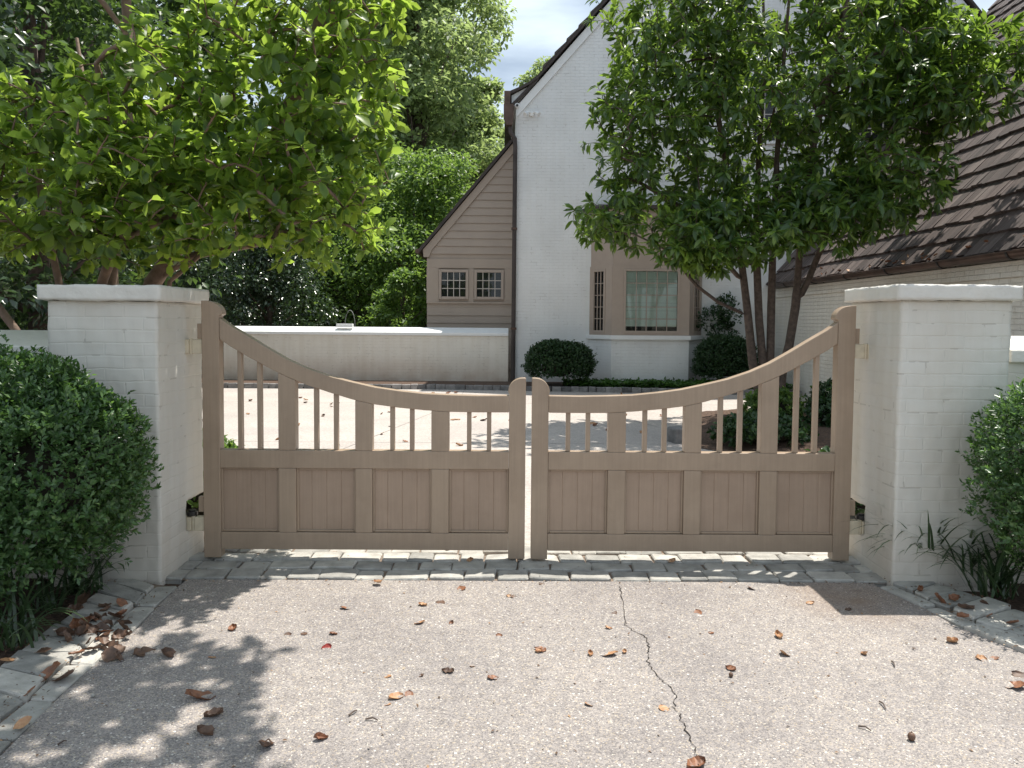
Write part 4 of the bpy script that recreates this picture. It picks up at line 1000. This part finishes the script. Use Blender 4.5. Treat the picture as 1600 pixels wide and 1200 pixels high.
far_tree(560, 29, 8.2, 3.2, 'understory_tree', 'green understory tree beside the magnolia crown edge', M['bright'], .165, 22000, .18, .12, 6)
far_tree(630, 21.5, 2.9, 1.0, 'young_tree', 'small bright green bush-like tree left of the siding gable', M['bright'], .12, 5000, .07, .1, 7, nc=9)
far_tree(420, 22, 4.0, 1.9, 'holly_tree', 'dark glossy holly rising behind the courtyard wall', M['holly'], .11, 17000, .12, .05, 8, nc=14)
far_tree(330, 24, 4.6, 2.0, 'holly_tree', 'dark glossy holly behind the left gate pillar', M['holly'], .12, 12000, .12, .05, 18, nc=12)
far_tree(480, 33, 7.5, 3.4, 'dark_evergreen', 'dark evergreen in the shade behind the hollies', M['holly'], .2, 12000, .2, .03, 9)
far_tree(575, 33, 6.5, 3.2, 'dark_evergreen', 'dark evergreen filling the gap beyond the wire hoop', M['holly'], .2, 13000, .2, .03, 10)
far_tree(300, 30, 14, 5, 'dark_evergreen', 'tall dark tree behind the left magnolia', M['darkleaf'], .36, 8000, .3, .05, 11, nc=18)
far_tree(60, 13, 8.5, 2.9, 'dark_evergreen', 'dark tree towering behind the left end of the low wall', M['darkleaf'], .16, 12000, .2, .04, 12, nc=18)
far_tree(95, 17, 10, 2.9, 'dark_evergreen', 'dark tree behind the magnolia stems', M['darkleaf'], .18, 11000, .2, .04, 13, nc=18)
far_tree(-90, 11, 6.5, 2.4, 'dark_evergreen', 'dark tree at the left picture edge behind the low wall', M['holly'], .15, 9000, .2, .04, 15, nc=14)
far_tree(120, 26, 17, 5.5, 'dark_evergreen', 'tallest dark tree in the back left corner', M['darkleaf'], .34, 9000, .35, .1, 16, nc=20)
# distant wood as one mass, closing the view under the crowns
n = 26000; q = np.stack([rng.uniform(-60, 26, n), rng.uniform(62, 78, n), np.zeros(n)], 1)
q[:, 2] = rng.random(n)**.8*(9+4*np.array([noise.noise(Vector((a*.12, 3, 0))) for a in q[:, 0]]))
V, Fc = leaf_arrays(q, rdir(n), rdir(n)*.6+np.array([0, 0, 1.]), 1.0, .7, fine=False)
tag(fast('woodland', V, Fc, M['holly']), 'dark distant wood closing the view behind the garden trees', 'woodland', kind='stuff')

# ================================================================== FALLEN LEAVES
def leafmesh(seed, curl, lobed=False):
    st = random.Random(seed); L, W = 1., .42; V, Fq = [], []; n = 7
    for i in range(n+1):
        t = i/n; w = W*(math.sin(math.pi*min(1, t**.8))**.75)*(1+st.uniform(-.12, .12))
        if lobed: w *= .75+.5*abs(math.sin(t*7.5))
        for j in (-1, -.5, 0, .5, 1):
            z = curl*(abs(j)**1.6)*W*(.8+.5*st.random()) + curl*.55*(t-.5)**2 + st.uniform(-.012, .012)
            V.append(((t-.5)*L, j*w*(1-.28*curl*abs(j)), z+.012))
    for i in range(n):
        for j in range(4): a = i*5+j; Fq.append((a, a+1, a+6, a+5))
    zmin = min(v[2] for v in V); V = [(x, y, z-zmin+.004) for x, y, z in V]
    V = np.array(V); Fq = np.array(Fq)
    me = bpy.data.meshes.new('fallen_leaf'); me.from_pydata(V.tolist(), [], Fq.tolist()); return me
LM = {}
for k in DRY:
    LM[k] = []
    for i, (cu, lob) in enumerate(((.15, False), (.35, False), (.65, False), (.25, True), (.45, True))):
        me = leafmesh(i*7+len(LM)*31, cu, lob); me.materials.append(DRY[k]); LM[k].append(me)
def fall(x, y, z, size, kind, label, group, tilt=.25, shape=None):
    o = bpy.data.objects.new('fallen_leaf', LM[kind][shape if shape is not None else random.randrange(5)]); COL.objects.link(o)
    o.location = (x, y, z); o.scale = (size, size*random.uniform(.8, 1.15), size*random.uniform(.7, 1.1)); o.rotation_euler = (random.gauss(0, tilt), random.gauss(0, tilt), random.uniform(0, 6.28))
    return tag(o, label, 'fallen leaf', group)
gA = 'fallen leaves scattered on the driveway'
special = [((950, 1023), .095, 'tan', 'largest tan curled leaf lying just left of the driveway crack'), ((311, 1091), .115, 'rust', 'largest rusty crumpled leaf in the dappled shade on the left driveway'), ((510, 1012), .05, 'red', 'small bright red leaf on the left half of the driveway'),
           ((1587, 1073), .10, 'rust', 'orange leaf at the right picture edge of the driveway'), ((1596, 1058), .08, 'brown', 'brown leaf standing behind the orange one at the right picture edge'), ((414, 1167), .085, 'brown', 'dark curled leaf nearest the camera in the left shade'), ((721, 920), .065, 'rust', 'dark rust leaf just off the stone threshold left of the gate gap'),
           ((262, 1027), .085, 'brown', 'right one of two curled brown leaves beside the leaf pile'), ((225, 1021), .10, 'brown', 'left one of two curled brown leaves beside the leaf pile'), ((1226, 1023), .075, 'tan', 'tan leaf alone on the right half of the driveway'), ((1089, 1197), .075, 'rust', 'rust leaf touching the near end of the crack'), ((334, 1119), .07, 'brown', 'brown leaf just below the largest crumpled leaf'), ((320, 1146), .075, 'brown', 'curled brown leaf between the largest crumpled leaf and the dark nearest leaf'), ((618, 1090), .07, 'tan', 'tan leaf with a dark shadow near the middle foreground'), ((1091, 958), .06, 'rust', 'rust leaf right of the crack near the gate')]
for (p, s, k, lab) in special: q = G(*p); fall(q.x, q.y, 0, s, k, lab, gA, .3)
for p in ((661, 946), (688, 942), (540, 951), (656, 974), (705, 974), (780, 993), (450, 992), (475, 991), (521, 991), (364, 983), (331, 1028), (500, 1155), (639, 1086), (606, 1057), (606, 1101), (658, 1056), (795, 932), (846, 913), (802, 933), (960, 959), (951, 982), (1111, 989), (1175, 920), (1266, 943), (1325, 953), (1216, 995), (1142, 1046), (1352, 1023), (920, 1101), (1037, 1108), (1487, 1004), (844, 1016), (976, 1020), (922, 1023), (1532, 1030), (1554, 1029), (738, 1041), (842, 1018), (700, 1050), (770, 1060)):
    q = G(*p); fall(q.x, q.y, 0, random.uniform(.028, .062), random.choice(('tan', 'tan', 'tan', 'rust', 'rust', 'brown')), 'small dry leaf lying loose on the open driveway', gA, .2)
for p in ((590, 914), (520, 868), (735, 880), (1050, 880), (700, 862)):
    q = G(*p); fall(q.x, q.y, .014, .06, 'tan', 'dry leaf lying on the stone threshold under the gate', 'fallen leaves on the stone threshold', .2)
for (u, v) in ((460, 440), (540, 440), (450, 475), (400, 490), (360, 545), (530, 500), (600, 520), (540, 545), (455, 570), (540, 575), (530, 600), (610, 565), (620, 600), (580, 635), (610, 645), (650, 470), (630, 430), (660, 530), (560, 470), (480, 520), (500, 455), (580, 590), (420, 520), (640, 500)):
    q = G(u/3.333, 840+v/3.333); fall(q.x, q.y, random.uniform(.012, .03), random.uniform(.06, .09), random.choice(('brown', 'brown', 'rust')), 'brown curled leaf in the pile on the left stone edging', 'leaf pile on the left edging', .5)
for (u, v, lab) in ((400, 640, 'reddish leaf on the left edging just below the leaf pile'), (160, 840, 'orange leaf in the joint of the left stone edging'), (230, 625, 'mauve brown leaf under the strappy grass left of the pile'), (345, 765, 'large dark brown folded leaf across the edging below the pile'), (120, 1010, 'tan leaf on the nearest left edging stone'), (265, 750, 'small rust leaf in the edging joint beside the large folded leaf'), (40, 675, 'tan leaf under the nearest strappy grass tuft')):
    q = G(u/3.333, 840+v/3.333); fall(q.x, q.y, .03, .105 if 'large' in lab else .065, 'rust' if 'orange' in lab or 'red' in lab or 'rust' in lab else ('tan' if 'tan' in lab else 'brown'), lab, 'fallen leaves along the left edging', .4)
for p in ((1440, 930), (1490, 944), (1504, 974), (1509, 960), (1546, 971), (1583, 983), (1536, 952), (1467, 946), (1560, 935)):
    q = G(*p); fall(q.x, q.y, .03, random.uniform(.05, .08), random.choice(('brown', 'brown', 'rust')), 'brown leaf lying on the shaded right stone edging', 'fallen leaves on the right edging', .4)
for k in range(95):
    x = random.uniform(-5.5, -.2) if k < 70 else random.uniform(-.2, 3.2); y = random.uniform(8.0, 15.8)
    if x > 2.0 and y < 12: continue
    fall(x, y, .004, random.uniform(.06, .12), random.choice(('rust', 'brown', 'tan')), 'dry leaf lying on the pale courtyard seen through the gate', 'fallen leaves in the courtyard', .3)
for k in range(34):
    y = random.uniform(8.4, 13.) if k < 24 else random.uniform(13, 16.5); s = abs(random.gauss(0, .10))
    fall(WX-.1+s*ca-.06*sa, y, WE-.03+s*sa+.06*ca, random.uniform(.06, .10), random.choice(('tan', 'rust', 'rust')), 'dry leaf caught along the roof gutter of the shake-roofed wing', 'fallen leaves on the wing gutter', .5)
for k in range(16):
    q = G(150+random.gauss(0, 26), 988+random.gauss(0, 20)); fall(q.x, q.y, random.uniform(.015, .045), random.uniform(.06, .09), random.choice(('brown', 'brown', 'rust')), 'brown curled leaf in the pile on the left stone edging', 'leaf pile on the left edging', .5)
# crumbs of broken leaf, needles and grit gathered along the edges and joints
pts = []
for path, n_, sp_ in ((Lg, 260, .05), (Lo, 320, .09), (Rg, 200, .05), (Ro, 260, .09), (Li, 90, .05), (Ri, 60, .04)):
    for k in range(n_):
        q = lerp_path(path, random.random()*.75); pts.append((q.x+random.gauss(0, sp_), q.y+random.gauss(0, sp_), .026))
for k in range(160): pts.append((random.uniform(-1.95, 2.2), YT0-.012+random.gauss(0, .015), .006))
for k in range(520): pts.append((random.uniform(-2.2, 2.6), random.uniform(1.8, 4.3), .005))
for k in range(130): pts.append((random.uniform(-1.95, 2.2), random.uniform(YT0, YT1), .020))
pts = np.array(pts); n = len(pts); D = rdir(n); D[:, 2] *= .25; ln = .006+.016*rng.random(n)**2
V, Fc = leaf_arrays(pts, D, rdir(n)*.35+np.array([0, 0, 1.]), ln, ln*(.2+.5*rng.random(n)), fine=False)
tag(fast('leaf_crumbs', V, Fc, islandmat('crumbs', [(0, (.05, .032, .022)), (.5, (.16, .09, .05)), (.85, (.36, .22, .12)), (1, (.5, .42, .32))], .8)), 'fine leaf crumbs and grit gathered on the driveway and along the stone joints', 'leaf litter', kind='stuff')
gT = 'twigs on the driveway'
for (a, b, lab) in (((1374, 1098), (1384, 1110), 'short dark twig right of the crack, nearest the right edge'), ((1341, 1137), (1361, 1144), 'thin dark twig in the right foreground'), ((545, 1120), (558, 1112), 'thin twig in the middle left foreground'), ((571, 1126), (590, 1127), 'dark twig beside the thin twig in the middle left foreground'), ((1393, 1035), (1398, 1044), 'tiny twig on the right driveway near the tan leaf'), ((90, 1166), (104, 1160), 'tiny twig in the left shade near the edging')):
    A_, B_ = G(*a), G(*b); mb = MB(); mb.tube([(A_.x, A_.y, .006), ((A_.x+B_.x)/2+.004, (A_.y+B_.y)/2+.004, .011), (B_.x, B_.y, .006)], [.0035, .003, .002], 6)
    tag(mb.obj('twig', M['bark']), lab, 'twig', gT)
for (p, r, lab) in (((1424, 1157), .016, 'brown nut on the right foreground driveway'), ((1142, 1058), .011, 'small dark nut under the tan leaf on the driveway'), ((145, 1090), .009, 'small pale pebble beside the left edging')):
    q = G(*p); mb = MB(); mb.sphere((0, 0, r*.9), (r*.85, r*.85, r), 12, 8); mb.tube([(0, 0, r*1.6), (0, 0, r*2.1)], [r*.3, r*.12], 6)
    o = mb.obj('fallen_nut', DRY['brown'] if 'pebble' not in lab else M['stone'], smooth=True); o.location = (q.x, q.y, 0); tag(o, lab, 'nut' if 'nut' in lab else 'pebble')
q = G(1060, 693); mb = MB(); mb.box(-.10, .10, -.12, .12, -.02, .19)
o = mb.obj('edging_stone', M['curb'], bevel=.02); o.location = (q.x+.02, q.y+.1, 0); o.rotation_euler.z = .3; tag(o, 'dark upright stone at the corner of the mulch bed', 'stone')

# ================================================================== LIGHT, SKY, CAMERA
DX, DY = -.26, -.235                                                 # shadow offset per metre of height
sd = Vector((-DX, -DY, 1)).normalized(); el = math.asin(sd.z); az = math.atan2(sd.x, sd.y)
sl = bpy.data.lights.new('sun', 'SUN'); sl.energy = 5.; sl.angle = R(.53); sl.color = (1, .955, .87)
so = bpy.data.objects.new('sun', sl); COL.objects.link(so); so.rotation_euler = sd.to_track_quat('Z', 'Y').to_euler(); so.location = (0, 0, 30)
w = bpy.data.worlds.new('World'); scene.world = w; w.use_nodes = True; nt = w.node_tree
sk = nt.nodes.new('ShaderNodeTexSky'); sk.sky_type = 'NISHITA'; sk.sun_disc = False; sk.sun_elevation = el; sk.sun_rotation = az
sk.air_density = 1.; sk.dust_density = 1.2; sk.ozone_density = 1.
tc = nt.nodes.new('ShaderNodeTexCoord'); mp = nt.nodes.new('ShaderNodeMapping'); mp.inputs['Scale'].default_value = (1.6, 1.6, 7.)
nt.links.new(tc.outputs['Generated'], mp.inputs[0])
cn = nt.nodes.new('ShaderNodeTexNoise'); cn.inputs['Scale'].default_value = 2.2; cn.inputs['Detail'].default_value = 7; nt.links.new(mp.outputs[0], cn.inputs['Vector'])
cl = ramp(nt, cn.outputs['Fac'], [(.34, (.28, .28, .28)), (.62, (.9, .9, .9))])
mx = mixc(nt, cl, sk.outputs[0], (10.4, 12.0, 13.4))
bg = nt.nodes['Background']; nt.links.new(mx, bg.inputs[0]); bg.inputs[1].default_value = .07
cam = bpy.data.cameras.new('camera'); co = bpy.data.objects.new('camera', cam); COL.objects.link(co); scene.camera = co
cam.sensor_width = 36; cam.sensor_fit = 'HORIZONTAL'; cam.lens = 36*F/1600; cam.shift_y = -(600-PPY)/1600; cam.clip_end = 2000; cam.clip_start = .05
from mathutils import Matrix
m4 = Matrix.Identity(4)
for i in range(3): m4[i][0], m4[i][1], m4[i][2] = r_[i], u_[i], -f_[i]
m4[2][3] = CH; co.matrix_world = m4
scene.view_settings.view_transform = 'Standard'; scene.view_settings.look = 'None'; scene.view_settings.exposure = .47; scene.view_settings.gamma = 1
scene.render.engine = 'CYCLES'
c_ = scene.cycles; c_.max_bounces = 8; c_.diffuse_bounces = 4; c_.glossy_bounces = 3; c_.transmission_bounces = 4; c_.transparent_max_bounces = 8; c_.use_denoising = True
c_.sample_clamp_indirect = 8
